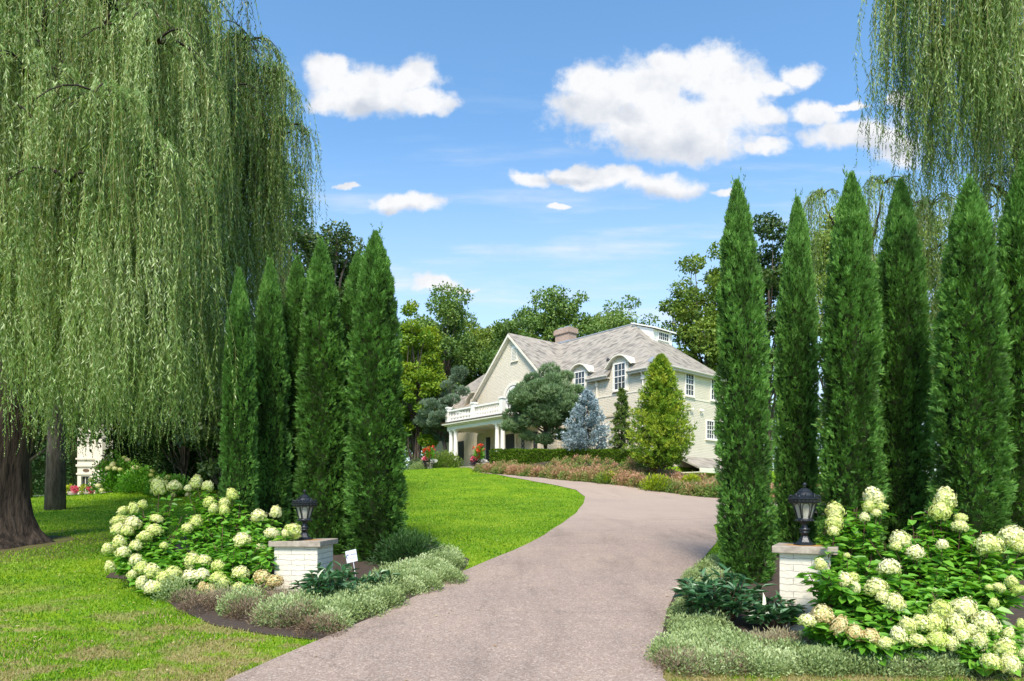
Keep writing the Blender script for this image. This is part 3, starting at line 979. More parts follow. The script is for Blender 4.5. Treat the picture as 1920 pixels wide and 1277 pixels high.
def willow(name, label, trunk_pts, trunk_r, founts, roots=True, brown=None):
    x0, y0 = trunk_pts[0][:2]
    z0 = ground(x0, y0)
    root = empty(name, (0, 0, 0), 0, label, 'willow')
    root.location = (x0, y0, z0)
    off = np.array([x0, y0, z0])
    fol, tw, lim, tr = MA(), MA(), MA(), MA()
    tp = np.array(trunk_pts, float)
    # trunk with buttressed foot
    seg = 28
    th = np.arange(seg) * 2 * np.pi / seg
    zs = np.array([-.3, 0, .12, .3, .6, 1.0, 1.6, 2.3, 3.2, 4.4])
    V = []
    for z in zs:
        f = np.interp(z, tp[:, 2], np.arange(len(tp)))
        cx = np.interp(z, tp[:, 2], tp[:, 0]) - x0
        cy = np.interp(z, tp[:, 2], tp[:, 1]) - y0
        flare = 1 + .55 * math.exp(-max(z, 0) / .28) + .18 * math.exp(-max(z, 0) / 1.0)
        r_ = trunk_r * (1 - .07 * z) * flare * (1 + .05 * np.sin(th * 5 + 1) + (.10 * math.exp(-max(z, 0) / .5)) * np.sin(th * 7 + z) + .02 * np.sin(th * 13))
        V.append(np.column_stack([cx + r_ * np.cos(th), cy + r_ * np.sin(th), np.full(seg, z)]))
    tr.add(np.concatenate(V), [(i * seg + j, i * seg + (j + 1) % seg, (i + 1) * seg + (j + 1) % seg, (i + 1) * seg + j) for i in range(len(zs) - 1) for j in range(seg)])
    top = np.array([np.interp(4.2, tp[:, 2], tp[:, 0]), np.interp(4.2, tp[:, 2], tp[:, 1]), z0 + 4.2])
    for k, (A, Rr, zb0, zb1, nst, lod) in enumerate(founts):
        A = np.array(A)
        rg = np.random.default_rng(500 + k)
        # limb from the trunk fork to the fountain
        mid = (top + A) / 2 + np.array([0, 0, .9])
        limb(lim, top - off, mid - off, trunk_r * .30, trunk_r * .14)
        limb(lim, mid - off, A - off - np.array([0, 0, .15]), trunk_r * .14, .02)
        nb = max(5, int(nst / 14))
        ba = rg.uniform(0, 2 * np.pi, nb)
        br = Rr * rg.uniform(.5, 1.1, nb)
        for j in range(nb):
            t = np.linspace(0, 1, 7)
            P = A + np.column_stack([np.cos(ba[j]) * br[j] * t, np.sin(ba[j]) * br[j] * t, .22 * Rr * np.sin(t * 2.2) - .55 * br[j] * t ** 2.2])
            lim.tube(P - off, np.linspace(.022, .006, 7), 5)
        j = rg.integers(0, nb, nst)
        t = rg.uniform(.05, 1.0, nst) ** .8
        P0 = A + np.column_stack([np.cos(ba[j]) * br[j] * t, np.sin(ba[j]) * br[j] * t, .22 * Rr * np.sin(t * 2.2) - .55 * br[j] * t ** 2.2])
        # strands gather into tresses
        ntr = max(4, nst // 7)
        tc_i = rg.integers(0, nst, ntr)
        near = tc_i[np.argmin(((P0[:, None, :2] - P0[None, tc_i, :2]) ** 2).sum(-1), 1)]
        P0[:, :2] = P0[:, :2] * .35 + P0[near][:, :2] * .65
        P0 += rg.normal(0, .045, P0.shape)
        o = unit(np.column_stack([np.cos(ba[j]), np.sin(ba[j])]) + rg.normal(0, .5, (nst, 2)))
        zb = rg.uniform(zb0, zb1, nst)
        # strands hang in tresses of similar length
        zb = .5 * (zb0 + (zb1 - zb0) * rg.random(nst) ** 1.7) + .5 * (zb0 + (zb1 - zb0) * ((j * 13 % 17) / 16))
        zb = zb - (.26 if (lod < 1.15 and len(founts) > 12) else 0)
        L = np.maximum(.5, P0[:, 2] - zb + .33)
        L = np.where(rg.random(nst) < .25, L * rg.uniform(.35, .9, nst), L)
        vv = (0 if len(founts) > 12 else -.16) + (.14 if lod < 1.15 else 0 if lod < 1.55 else -.16) + rg.uniform(-.10, .10) + np.clip(.25 * rg.random(nst) + .45 * ((j * 29 % 23) / 22) + .3 * ((near * 7 % 11) / 10), 0, 1)  # front strands lighter, deep ones darker: depth shade put into the leaf colour
        strands(fol, tw, P0 - off, o, .30 * rg.uniform(.3, 1.4, nst), L, .030 * lod, .088 * lod ** .5, .0145 * lod ** .8, vv, 900 + k)
    tr.build('trunk', M['bark'], root, smooth=True)
    lim.build('limbs', M['bark'], root, smooth=True)
    tw.build('twigs', M['willow_twig'], root)
    fol.build('foliage', M['willow'], root)
    print(name, 'leaves', fol.n // 4)
    return root


def F(u, v, y, Rr, vb0, vb1, n_, lod=1.0):
    """fountain apex and the height range of its strand tips"""
    A = at(u, v, y)
    zb = lambda vv: CZ + (940 - vv) / 1200 * y
    return (tuple(A), Rr, min(zb(vb0), zb(vb1)), max(zb(vb0), zb(vb1)), n_, lod)


fl = [
    F(215, 200, 9.5, .95, 690, 840, 190), F(425, 215, 14.2, 1.25, 460, 820, 250, 1.2), F(292, 80, 10.6, 1.0, 420, 800, 230),
    F(205, 10, 10.9, 1.3, 330, 820, 230), F(60, 150, 10.2, 1.1, 450, 770, 170), F(-40, 200, 9.7, 1.0, 450, 760, 110),
    F(90, -60, 11.2, 1.5, 300, 700, 170), F(20, 300, 9.9, .9, 640, 800, 120), F(-20, 60, 10.4, 1.2, 480, 780, 150), F(130, 340, 9.2, .75, 660, 830, 90), F(290, 290, 9.7, .62, 690, 840, 150),
    F(480, 300, 14.8, .9, 480, 800, 190, 1.25), F(300, -30, 12.0, 1.3, 330, 780, 180, 1.2),
    F(470, 75, 15.5, 1.0, 250, 480, 170, 1.4), F(525, 150, 15.0, .75, 330, 455, 150, 1.4), F(405, 90, 15.5, 1.4, 300, 560, 190, 1.5),
    F(545, 235, 14.6, .45, 390, 455, 70, 1.3), F(430, 170, 14.0, 1.2, 430, 640, 170, 1.4), F(330, 40, 15.0, 1.4, 200, 500, 130, 1.5),
    F(80, 220, 12.6, 1.7, 640, 810, 170, 1.6), F(230, 180, 13.2, 1.8, 650, 825, 220, 1.6), F(345, 200, 14.0, 1.3, 640, 835, 210, 1.6),
    F(50, -250, 12.0, 2.6, 200, 720, 260, 2.0), F(270, -190, 12.6, 2.1, 200, 700, 260, 2.0), F(-220, -60, 12, 2.6, 200, 650, 220, 2.0), F(180, -420, 13.6, 2.8, 100, 600, 260, 2.2), F(-60, -450, 12.5, 2.8, 100, 600, 240, 2.2), F(270, -230, 15.0, 2.0, 100, 450, 160, 2.0),  # upper crown out of frame, added to shade the lawn below
    F(-250, 60, 12.0, 2.5, 300, 760, 230, 2.0), F(-420, -120, 12.8, 2.5, 300, 760, 230, 2.0), F(-250, -380, 13.5, 2.8, 200, 700, 240, 2.2), F(-330, 100, 15.5, 2.4, 400, 780, 200, 2.2),  # unseen crown further left, added to keep sun off the lawn
    F(60, 60, 15.5, 2.6, 500, 800, 260, 2.0), F(250, 40, 16.5, 2.6, 500, 800, 260, 2.0), F(-160, 60, 14.5, 2.6, 400, 780, 200, 2.0), F(400, 120, 16.5, 1.8, 500, 790, 170, 1.9),  # inner crown added to deepen the shade underneath
    F(345, 330, 10.8, .32, 640, 830, 60, 1.1), F(20, 430, 11.0, 1.0, 640, 790, 80, 1.2), F(-100, 0, 12, 2.0, 300, 700, 130, 1.6),
]
willow('weeping_willow', 'huge weeping willow filling the left side with long hanging strands and a thick dark trunk',
       [(-10.62, 13.0, 0), (-10.5, 13.0, 2.0), (-9.9, 13.1, 4.4)], .64, fl)

fr_ = [
    F(1760, -70, 10.2, .85, 130, 330, 190), F(1820, -60, 9.7, .72, 250, 385, 190), F(1870, -40, 10.6, .9, 230, 420, 150),
    F(1715, -40, 10.9, .50, 60, 230, 80), F(1770, -110, 11.4, 1.0, 200, 400, 120, 1.2), F(1930, -60, 10.0, .9, 200, 400, 110),
    F(1800, 60, 10.3, .5, 330, 415, 80), F(1900, 60, 11.5, .9, 300, 480, 100, 1.2), F(1855, 330, 11.8, .45, 480, 640, 36, 1.1),
]
willow('weeping_willow', 'weeping willow at the top right corner whose strands hang in front of the sky',
       [(11.6, 12.6, 0), (11.4, 12.6, 2.0), (11.0, 12.5, 4.4)], .5, fr_)
fb_ = [F(1545, 365, 17.5, .55, 520, 640, 60, 1.5), F(1655, 345, 17.0, .8, 480, 700, 90, 1.5), F(1745, 385, 16.5, 1.0, 560, 800, 130, 1.5),
       F(1700, 420, 18, 1.2, 620, 820, 110, 1.6), F(1870, 370, 16, .9, 600, 800, 70, 1.5)]
willow('weeping_willow', 'smaller pale weeping willow glimpsed between the arborvitaes on the right',
       [(9.9, 18.2, 0), (9.9, 18.2, 2.0), (9.9, 18.1, 4.4)], .3, fb_)


# ------------------------------------------------------------------ broadleaf trees
def broadleaf(name, loc, hgt, rad_, mat, label, cat='tree', group=None, nl=16000, leaf=.3, z_low=.25, seed=0, trunk_r=.35, nclump=70, gap=.0, squash=1.0, rx=1.0):
    rg = np.random.default_rng(seed)
    x, y = loc
    z0 = ground(x, y)
    root = empty(name, (x, y, z0), 0, label, cat, group)
    tr = MA()
    zc = hgt * (1 + z_low) / 2
    hz = hgt * (1 - z_low) / 2
    # clump centres in an uneven ellipsoid
    C = rdir(nclump * 3)
    C = C[C[:, 2] > -.75][:nclump]
    rr = rg.uniform(.25, 1.0, len(C)) ** .5
    wob = 1 + .22 * np.sin(C[:, 0] * 3 + seed) * np.cos(C[:, 1] * 4 + seed * 2) + .15 * np.sin(C[:, 2] * 5 + seed)
    cc = C * (rr * wob)[:, None] * np.array([rad_ * rx, rad_, hz]) * .92 + np.array([0, 0, zc])
    cr = rad_ * rg.uniform(.16, .30, len(C))
    tr.tube([(0, 0, -.3), (0.05, 0, hgt * z_low * .6), (0, .05, hgt * z_low * 1.3), (.1, 0, hgt * .75)], [trunk_r * 1.25, trunk_r, trunk_r * .8, trunk_r * .2], 12)
    for i in range(0, len(C), 2):
        b = np.array([0, 0, hgt * rg.uniform(z_low * .9, .6)])
        if b[2] > cc[i][2]:
            b[2] = hgt * z_low * .8
        limb(tr, b, cc[i], trunk_r * rg.uniform(.18, .4), .02, sag=.2, n=6, seg=6)
    per = np.maximum(8, (nl * (cr ** 2) / (cr ** 2).sum())).astype(int)
    fo = MA()
    for i in range(len(C)):
        k = per[i]
        d = unit(rg.normal(size=(k, 3)))
        q = rg.uniform(.35, 1.0, k) ** .5 * (1 + .25 * np.sin(d[:, 0] * 4 + i) * np.sin(d[:, 1] * 5 + i))
        P = cc[i] + d * (cr[i] * q)[:, None] * np.array([1.15, 1.15, .72 * squash])
        N = unit(d * .6 + np.array([0, 0, .8]) + rg.normal(0, .45, (k, 3)))
        D = unit(rg.normal(size=(k, 3)) + d * .4 - np.array([0, 0, .2]))
        v = np.clip(.28 + .35 * rg.random() + rg.normal(0, .15, k), 0, 1)
        leaves(fo, P, D, leaf * rg.uniform(.6, 1.2, k), leaf * rg.uniform(.4, .75, k), a=v, N=N)
    tr.build('trunk', M['bark2'], root, smooth=True)
    fo.build('crown', M[mat], root)
    return root


def BL(u, vtop, y, wpx, mat, label, seed, vbot=None, **k):
    x = (u - 960) / 1200 * y
    z0 = ground(x, y)
    hgt = CZ + (940 - vtop) / 1200 * y - z0
    k.setdefault('z_low', .25)
    return broadleaf('broadleaf_tree', (x, y), hgt, wpx / 2400 * y, mat, label, 'tree', seed=seed, **k)


GB = 'tall trees behind the house'
BL(782, 578, 53, 118, 'maple', 'maple with yellow green leaves left of the house, beside the left arborvitaes', 3, nl=34000, leaf=.26, z_low=.0, nclump=90, rx=1.0)
BL(728, 600, 60, 150, 'maple', 'shadier maple just behind the yellow green one, left of the house', 4, nl=26000, leaf=.28, z_low=.0)
BL(832, 540, 72, 175, 'oak', 'oak with a small open top rising behind the yellow green maple', 5, group=GB, nl=24000, leaf=.36, z_low=.2)
BL(905, 558, 78, 160, 'oak2', 'yellowish ash tree standing behind the left part of the house', 6, group=GB, nl=24000, leaf=.36, z_low=.15)
BL(875, 600, 80, 150, 'oak2', 'low pale green tree directly behind the left slate roof', 16, group=GB, nl=26000, leaf=.32, z_low=.1)
BL(1020, 528, 74, 175, 'oak', 'tall round headed oak behind the gable of the house', 7, group=GB, nl=26000, leaf=.38, z_low=.2)
BL(1150, 524, 78, 185, 'oak', 'spreading oak with a flat ragged top behind the main roof ridge', 8, group=GB, nl=24000, leaf=.38, z_low=.2)
BL(1090, 568, 70, 150, 'oak', 'lower oak directly behind the brick chimney', 9, group=GB, nl=20000, leaf=.36, z_low=.15)
BL(1222, 585, 72, 110, 'oak', 'thin topped oak rising behind the shed dormer', 10, group=GB, nl=7000, leaf=.34, z_low=.2)
BL(968, 590, 66, 140, 'oak', 'dark green tree whose crown touches the gable peak from behind', 17, group=GB, nl=20000, leaf=.34, z_low=.15)
BL(1325, 470, 52, 165, 'oak2', 'bright green ash tree filling the sky between the house and the right arborvitaes', 11, group=GB, nl=24000, leaf=.30, z_low=.2, nclump=95)
BL(1440, 395, 62, 150, 'darkleaf', 'dark leaved tree whose crown shows between the first two right arborvitaes', 12, nl=22000, leaf=.36, z_low=.15)
BL(1560, 372, 58, 190, 'oak2', 'pale tree behind the second and third right arborvitaes', 13, nl=22000, leaf=.34, z_low=.15)
BL(1690, 365, 54, 210, 'oak2', 'pale tree crowding behind the fourth right arborvitae', 14, nl=22000, leaf=.34, z_low=.12)
BL(1860, 420, 50, 260, 'darkleaf', 'dark tree closing the gap behind the two rightmost arborvitaes', 15, nl=20000, leaf=.32, z_low=.1)
BL(612, 392, 25, 165, 'darkleaf', 'dark leaved tree rising behind the left arborvitaes, right of the willow', 21, nl=30000, leaf=.15, z_low=.1, nclump=110)
BL(540, 340, 27, 190, 'darkleaf', 'dark tree between the willow curtain and the left arborvitaes', 22, nl=22000, leaf=.17, z_low=.08, nclump=100)
BL(665, 480, 26, 90, 'darkleaf', 'narrow dark tree showing through the gap beside the driveway arborvitae', 23, nl=12000, leaf=.15, z_low=.06)
# shaded trees behind the left willow
GD = 'dark trees behind the big willow'
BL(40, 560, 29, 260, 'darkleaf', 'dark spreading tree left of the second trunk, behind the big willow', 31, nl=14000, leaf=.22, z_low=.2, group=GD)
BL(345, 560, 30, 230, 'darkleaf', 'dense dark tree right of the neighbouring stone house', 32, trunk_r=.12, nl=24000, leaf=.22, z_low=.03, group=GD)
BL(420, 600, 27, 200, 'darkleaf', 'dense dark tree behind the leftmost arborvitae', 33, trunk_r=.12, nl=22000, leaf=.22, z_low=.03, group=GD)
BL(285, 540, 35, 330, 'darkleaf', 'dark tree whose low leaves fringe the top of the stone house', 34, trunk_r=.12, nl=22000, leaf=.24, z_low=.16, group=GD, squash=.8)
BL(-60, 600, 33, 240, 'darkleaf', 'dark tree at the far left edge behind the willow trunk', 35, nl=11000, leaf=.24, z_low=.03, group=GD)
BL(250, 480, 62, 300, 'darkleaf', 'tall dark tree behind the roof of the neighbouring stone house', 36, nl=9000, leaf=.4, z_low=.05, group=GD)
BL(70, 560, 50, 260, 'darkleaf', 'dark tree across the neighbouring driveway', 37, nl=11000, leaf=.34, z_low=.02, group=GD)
def tall_hedge(name, label, a, b, htop, w, mat, n, leaf, seed, kind=None, zl=None, rag=.25):
    rg = np.random.default_rng(seed)
    a, b = np.array(a, float), np.array(b, float)
    t = rg.random(n)
    dr = unit(b - a)
    nr = np.array([dr[1], -dr[0]])
    Ln = np.linalg.norm(b - a)
    top = htop * (1 + rag * (.5 * np.sin(t * Ln / 3.1 + seed) + .3 * np.sin(t * Ln / 1.3) + .2 * np.sin(t * Ln / .6)))
    h = rg.random(n) ** .9
    bulge = .5 + .5 * np.abs(np.sin(t * Ln / 1.7 + np.floor(h * 5) * 1.3)) * np.sqrt(np.maximum(0, 1 - h ** 3))
    off = w * bulge * np.where(rg.random(n) < .7, rg.uniform(.7, 1, n), rg.uniform(-1, .7, n))
    p = a + np.outer(t, b - a) + nr * off[:, None]
    g_ = zt(p[:, 0], p[:, 1])
    P = np.column_stack([p, g_ + h * top])
    o0 = np.array([a[0], a[1], ground(*a)])
    D = np.column_stack([np.full(n, nr[0]), np.full(n, nr[1]), rg.uniform(-.2, .9, n)]) + rg.normal(0, .5, (n, 3))
    ma = MA()
    leaves(ma, P - o0, D, leaf * rg.uniform(.6, 1.2, n), leaf * .5, N=np.column_stack([rg.normal(0, .5, n) + nr[0], rg.normal(0, .5, n) + nr[1], rg.normal(.6, .4, n)]))
    if kind:
        o = ma.build(name, M[mat], loc=tuple(o0))
        return tag(o, label, 'woodland', kind=kind)
    root = empty(name, tuple(o0), 0, label, 'hedge')
    ma.build('foliage', M[mat], root)
    core = MA()
    V, ns = [], 12
    for k in range(ns + 1):
        q = a + (b - a) * k / ns
        gq = ground(*q) - o0[2]
        for s_, zz in ((-.35, -.3), (.35, -.3), (.3, htop * .82), (-.3, htop * .82)):
            V.append((q[0] + nr[0] * w * s_ - o0[0], q[1] + nr[1] * w * s_ - o0[1], gq + zz))
    core.add(V, [(k * 4 + j, k * 4 + (j + 1) % 4, k * 4 + 4 + (j + 1) % 4, k * 4 + 4 + j) for k in range(ns) for j in range(4)], N=[[0, 1, 2, 3], [ns * 4 + 3, ns * 4 + 2, ns * 4 + 1, ns * 4]])
    core.build('inner_branches', M['arbcore'], root)
    return root


tall_hedge('woodland', 'far off green woodland closing the view behind the house', (-110, 92), (130, 92), 13.5, 4, 'oak', 90000, .75, 5, 'stuff', rag=.15)
tall_hedge('tall_hedge', 'tall dark evergreen hedge right of the neighbouring stone house, behind the distant hydrangeas', (-20.6, 33.5), (-12.0, 30.5), 5.6, 1.0, 'yew', 26000, .17, 6)
tall_hedge('tall_hedge', 'tall dark evergreen hedge behind the two willow trunks, left of the stone house', (-58, 52), (-32.5, 48.5), 6.0, 1.3, 'yew', 26000, .22, 7)
# bare lower trunk of the second tree
x_, y_ = (103 - 960) / 1200 * 22, 22
broadleaf('broadleaf_tree', (x_, y_), 9.5, 2.6, 'darkleaf', 'straight dark trunked tree standing on the lawn right of the willow trunk', 'tree', nl=9000, leaf=.16, z_low=.45, seed=41, trunk_r=.26)


# ------------------------------------------------------------------ conifers by the house
def tufts(ma, P, D, nneed, L, Wd, rg, a, spread=.7):
    n = len(P)
    PP = np.repeat(P, nneed, 0)
    DD = np.repeat(unit(D), nneed, 0) + rg.normal(0, spread, (n * nneed, 3))
    leaves(ma, PP, DD, L * rg.uniform(.7, 1.2, n * nneed), Wd, a=np.clip(np.repeat(a, nneed) + rg.normal(0, .12, n * nneed), 0, 1))


def cone_conifer(name, u, vtop, vbase, y, wpx, mat, label, cat, seed=0, nbr=240, shape='cone', needL=.16, needW=.035, upb=.15, z0=None, per=14, nneed=7):
    rg = np.random.default_rng(seed)
    x = (u - 960) / 1200 * y
    zb = ground(x, y) if z0 is None else z0
    hgt = CZ + (940 - vtop) / 1200 * y - zb
    rr = wpx / 2400 * y
    root = empty(name, (x, y, zb), 0, label, cat)
    tr, fo = MA(), MA()
    tr.tube([(0, 0, -.2), (0, 0, hgt * .5), (0, 0, hgt * .97)], [.11, .07, .015], 8)
    low = (940 - vbase) / 1200 * y + CZ - zb
    for i in range(nbr):
        f = (i + rg.random()) / nbr
        f = f ** 1.15 if shape != 'weep' else f
        z = low + (hgt - low) * f
        if shape == 'cone':
            Rb = rr * (1 - f) ** .85 * (.8 + .3 * rg.random()) + .08
        elif shape == 'egg':
            Rb = rr * min(1, (1 - f) ** .8 * 1.08) * (.72 + .28 * min(1, f / .15)) * (.75 + .3 * rg.random()) + .05
        else:
            Rb = rr * (1 - f) ** .7 * (.5 + .5 * rg.random()) + .06
        a_ = rg.uniform(0, 6.283)
        d = np.array([math.cos(a_), math.sin(a_), upb + .3 * f])
        t = np.sort(rg.uniform(.25, 1, per))
        P = np.array([0, 0, z]) + np.outer(t * Rb, d)
        P[:, 2] += (-.35 * Rb * t ** 2 if shape == 'weep' else .12 * Rb * t ** 2)
        P += rg.normal(0, .05 * Rb + .015, P.shape)
        D = np.tile(d, (per, 1)) + (np.array([0, 0, -1.2]) if shape == 'weep' else np.array([0, 0, .9 if shape == 'egg' else .1]))
        av = np.clip(rg.uniform(.15, .7) + .25 * t, 0, 1)
        tufts(fo, P, D, nneed, needL, needW, rg, av, .55)
        if i % 3 == 0:
            tr.tube([(0, 0, z), tuple(np.array([0, 0, z]) + d * Rb * .9)], [.025, .006], 5, cap=False)
    tr.build('trunk', M['bark2'], root)
    fo.build('foliage', M[mat], root)
    return root


def cloud_pine(u, v, y, wpx, hpx, mat, label, seed, vbase, ncl=40, trunk_r=.12, lobes=None):
    rg = np.random.default_rng(seed)
    x = (u - 960) / 1200 * y
    zb = ground(x, y)
    root = empty('pine_tree', (x, y, zb), 0, label, 'pine')
    zc = CZ + (940 - v) / 1200 * y - zb
    rr, hz = wpx / 2400 * y, hpx / 2400 * y
    tr, fo = MA(), MA()
    tr.tube([(0, 0, -.2), (.15, 0, zc * .4), (-.1, 0, zc * .8), (0, 0, zc + hz * .6)], [trunk_r, trunk_r * .85, trunk_r * .6, .02], 8)
    C = unit(rg.normal(size=(ncl, 3))) * (rg.uniform(.2, 1, ncl) ** .5)[:, None]
    C[:, 2] = np.abs(C[:, 2]) * np.sign(rg.uniform(-.9, 1, ncl))
    C = C * np.array([rr, rr, hz]) * .8 + np.array([0, 0, zc])
    if lobes is not None:
        C = np.concatenate([C, np.array([[a * y / 1200, b, (c) * y / 1200 + zc] for a, b, c in lobes])])
    for c in C:
        k = 150
        cr = rr * rg.uniform(.15, .30)
        d = unit(rg.normal(size=(k, 3)))
        P = c + d * (cr * rg.uniform(.4, 1.0, k) ** .5)[:, None] * np.array([1.1, 1.1, .7])
        tufts(fo, P, d * .7 + np.array([0, 0, .9]), 9, .25, .036, rg, np.clip(.2 + .3 * rg.random() + .15 * d[:, 2] + rg.normal(0, .05, k), 0, 1), .5)
        limb(tr, (0, 0, max(.5, c[2] * .7)), c, .05, .012, n=5, seg=5)
    tr.build('trunk', M['bark2'], root)
    fo.build('foliage', M[mat], root)
    return root


cloud_pine(1020, 757, 41, 138, 120, 'pine', 'wide bushy green pine hiding the right end of the balcony', 51, 860, 84,
           lobes=[(-62, 0, -38), (-58, .3, -22), (-66, -.3, -45), (60, 0, 25), (40, 0, 50), (10, 0, 62), (-20, 0, 45), (-48, 0, -48), (20, .2, -58), (-30, 0, -62), (42, 0, -60), (0, -.4, -70), (62, 0, -42)])
cloud_pine(832, 780, 50.5, 92, 125, 'greypine', 'grey green pine left of the porch, in front of the left wing', 52, 860, 40,
           lobes=[(25, 0, 70), (10, 0, 55), (35, 0, 45), (-40, 0, -10), (30, 0, 82), (-30, 0, 20)])
cone_conifer('blue_spruce', 1102, 735, 848, 39, 104, 'bluespruce', 'small silvery blue spruce above the clipped hedge', 'spruce', 53, 230, 'cone', .15, .045, .15)
cone_conifer('golden_pine', 1238, 670, 880, 32.5, 138, 'goldpine', 'yellow green cone shaped pine in front of the house corner', 'pine', 54, 620, 'egg', .18, .04, .3)
cone_conifer('weeping_conifer', 1166, 728, 855, 37.5, 56, 'weep', 'slender drooping conifer against the wall between the blue spruce and the yellow green pine', 'conifer', 55, 130, 'weep', .18, .04, .0)

# ------------------------------------------------------------------ hedge, spirea, small shrubs by the house
def hedge():
    a, b = np.array([-1.15, 42.6]), np.array([7.4, 37.0])
    n = 26000
    t = R.random(n)
    L = np.linalg.norm(b - a)
    dr = (b - a) / L
    nr = np.array([-dr[1], dr[0]])
    w = .55
    face = R.random(n)
    off = np.where(face < .45, -w, np.where(face < .6, w, R.uniform(-w, w, n)))
    hf = np.where(face < .6, R.uniform(.05, 1, n), 1.0)
    off = off + R.normal(0, .03, n)
    p = a + np.outer(t, b - a) + nr * off[:, None]
    g0 = zt(a[0] + (b - a)[0] * t, a[1] + (b - a)[1] * t)
    zb_ = np.interp(t, [0, 1], [3.5, 2.9])
    zt_ = np.interp(t, [0, 1], [4.93, 4.47]) + .03 * np.sin(t * 40)
    z = zb_ + (zt_ - zb_) * hf + R.normal(0, .025, n)
    P = np.column_stack([p, z])
    D = np.column_stack([nr[0] * np.sign(off), nr[1] * np.sign(off), np.full(n, .7)]) + R.normal(0, .5, (n, 3))
    root = empty('clipped_hedge', (a[0], a[1], 4.0), 0, 'low clipped green hedge below the wide pine and the blue spruce', 'hedge')
    o3 = np.array([a[0], a[1], 4.0])
    ma = MA()
    leaves(ma, P - o3, D, .09, .05)
    ma.build('foliage', M['hedge'], root)
    core = MA()
    w2 = w - .07
    V = []
    for (q, zl, zh) in ((a, 3.4, 4.85), (b, 2.9, 4.39)):
        for s_, zz in ((-1, zl), (1, zl), (1, zh), (-1, zh)):
            V.append((q[0] + nr[0] * w2 * s_ - o3[0], q[1] + nr[1] * w2 * s_ - o3[1], zz - 4.0))
    core.add(V, [(0, 1, 2, 3), (4, 7, 6, 5), (0, 4, 5, 1), (1, 5, 6, 2), (2, 6, 7, 3), (3, 7, 4, 0)])
    core.build('inner_branches', M['arbcore'], root)


hedge()


def mound_cover(name, label, cat, centers, mat, nper, leafL, leafW, h, r, stuff=True, stems=None, seed=5, up=.6):
    rg = np.random.default_rng(seed)
    ma = MA()
    for (x, y, sc) in centers:
        k = int(nper * sc ** 2)
        d = unit(rg.normal(size=(k, 3)))
        d[:, 2] = np.abs(d[:, 2])
        q = rg.uniform(.55, 1.05, k)
        lump = 1 + .16 * np.sin(d[:, 0] * 7 + x * 3) * np.sin(d[:, 1] * 8 + y * 5)
        P = np.column_stack([x + d[:, 0] * r * sc * q * lump, y + d[:, 1] * r * sc * q * lump, d[:, 2] * h * sc * q * lump])
        P[:, 2] += zt(P[:, 0], P[:, 1]) + .01
        D = d + np.array([0, 0, up]) + rg.normal(0, .55, (k, 3))
        base = rg.uniform(.15, .55)
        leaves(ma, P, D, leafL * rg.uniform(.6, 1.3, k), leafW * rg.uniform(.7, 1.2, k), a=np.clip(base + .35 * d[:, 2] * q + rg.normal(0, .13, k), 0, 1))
    o = ma.build(name, mat)
    return tag(o, label, cat, kind='stuff' if stuff else None)


cs = []
for t in np.arange(-13.5, 8.4, .62):
    for s_ in (-6.95, -6.5, -6.05, -5.6, -5.15):
        x = C0[0] + (s_ + random.uniform(-.15, .15)) * AX_S[0] + (t + random.uniform(-.2, .2)) * AX_T[0]
        y = C0[1] + s_ * AX_S[1] + (t + random.uniform(-.2, .2)) * AX_T[1]
        if not (s_ > -5.8 and t > 3):
            cs.append((x, y, random.uniform(.75, 1.1) * (.62 if (s_ > -5.8 and t > -2.6) else 1)))
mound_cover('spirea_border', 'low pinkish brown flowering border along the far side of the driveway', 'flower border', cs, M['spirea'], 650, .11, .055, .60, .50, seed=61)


def shrub(name, label, cat, x, y, r, h, mat, n, leafL, leafW, seed, group=None, z0=None, up=.8):
    rg = np.random.default_rng(seed)
    zb = ground(x, y) if z0 is None else z0
    root = empty(name, (x, y, zb), 0, label, cat, group)
    d = unit(rg.normal(size=(n, 3)))
    d[:, 2] = np.abs(d[:, 2])
    q = rg.uniform(.3, 1.05, n) ** .7 * (1 + .18 * np.sin(d[:, 0] * 6 + seed) * np.sin(d[:, 1] * 7 + d[:, 2] * 5))
    P = d * q[:, None] * np.array([r, r, h])
    ma = MA()
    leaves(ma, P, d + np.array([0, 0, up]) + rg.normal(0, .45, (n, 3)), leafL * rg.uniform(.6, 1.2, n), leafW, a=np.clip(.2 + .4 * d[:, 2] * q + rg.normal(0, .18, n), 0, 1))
    ma.build('foliage', M[mat], root)
    st = MA()
    for k in range(9):
        e = P[k] * .85
        st.tube([(0, 0, -.05), tuple(e * .5 + np.array([0, 0, .05])), tuple(e)], [.014, .01, .004], 5, cap=False)
    st.build('stems', M['stem'], root)
    return root


for (u, y, r, h, lab) in [(1232, 30.8, .75, .75, 'golden yellow shrub below the yellow green pine'), (1140, 33.5, .6, .55, 'small yellow shrub in the pinkish border left of the golden one')]:
    shrub('golden_shrub', lab, 'shrub', (u - 960) / 1200 * y, y, r, h, 'yellow', 2200, .12, .05, int(u))
shrub('green_shrub', 'green shrub left of the porch columns behind the red flowers', 'shrub', -4.9, 47.5, 1.2, 1.2, 'oak2', 3500, .12, .07, 71)
shrub('green_shrub', 'low dark green shrub at the foot of the left wing wall', 'shrub', -7.1, 50.5, 1.5, 1.1, 'darkleaf', 3500, .12, .07, 72)
shrub('white_flower_shrub', 'low shrub with small white flowers at the lawn edge by the left arborvitaes', 'shrub', -6.6, 46.5, .9, .6, 'catmint', 2200, .07, .05, 73)
x, y = -1.76, 10.9
shrub('yew_shrub', 'dark spreading yew beside the foot of the driveway arborvitae', 'shrub', x, y, .62, .52, 'yew', 5200, .10, .016, 74, up=.35)

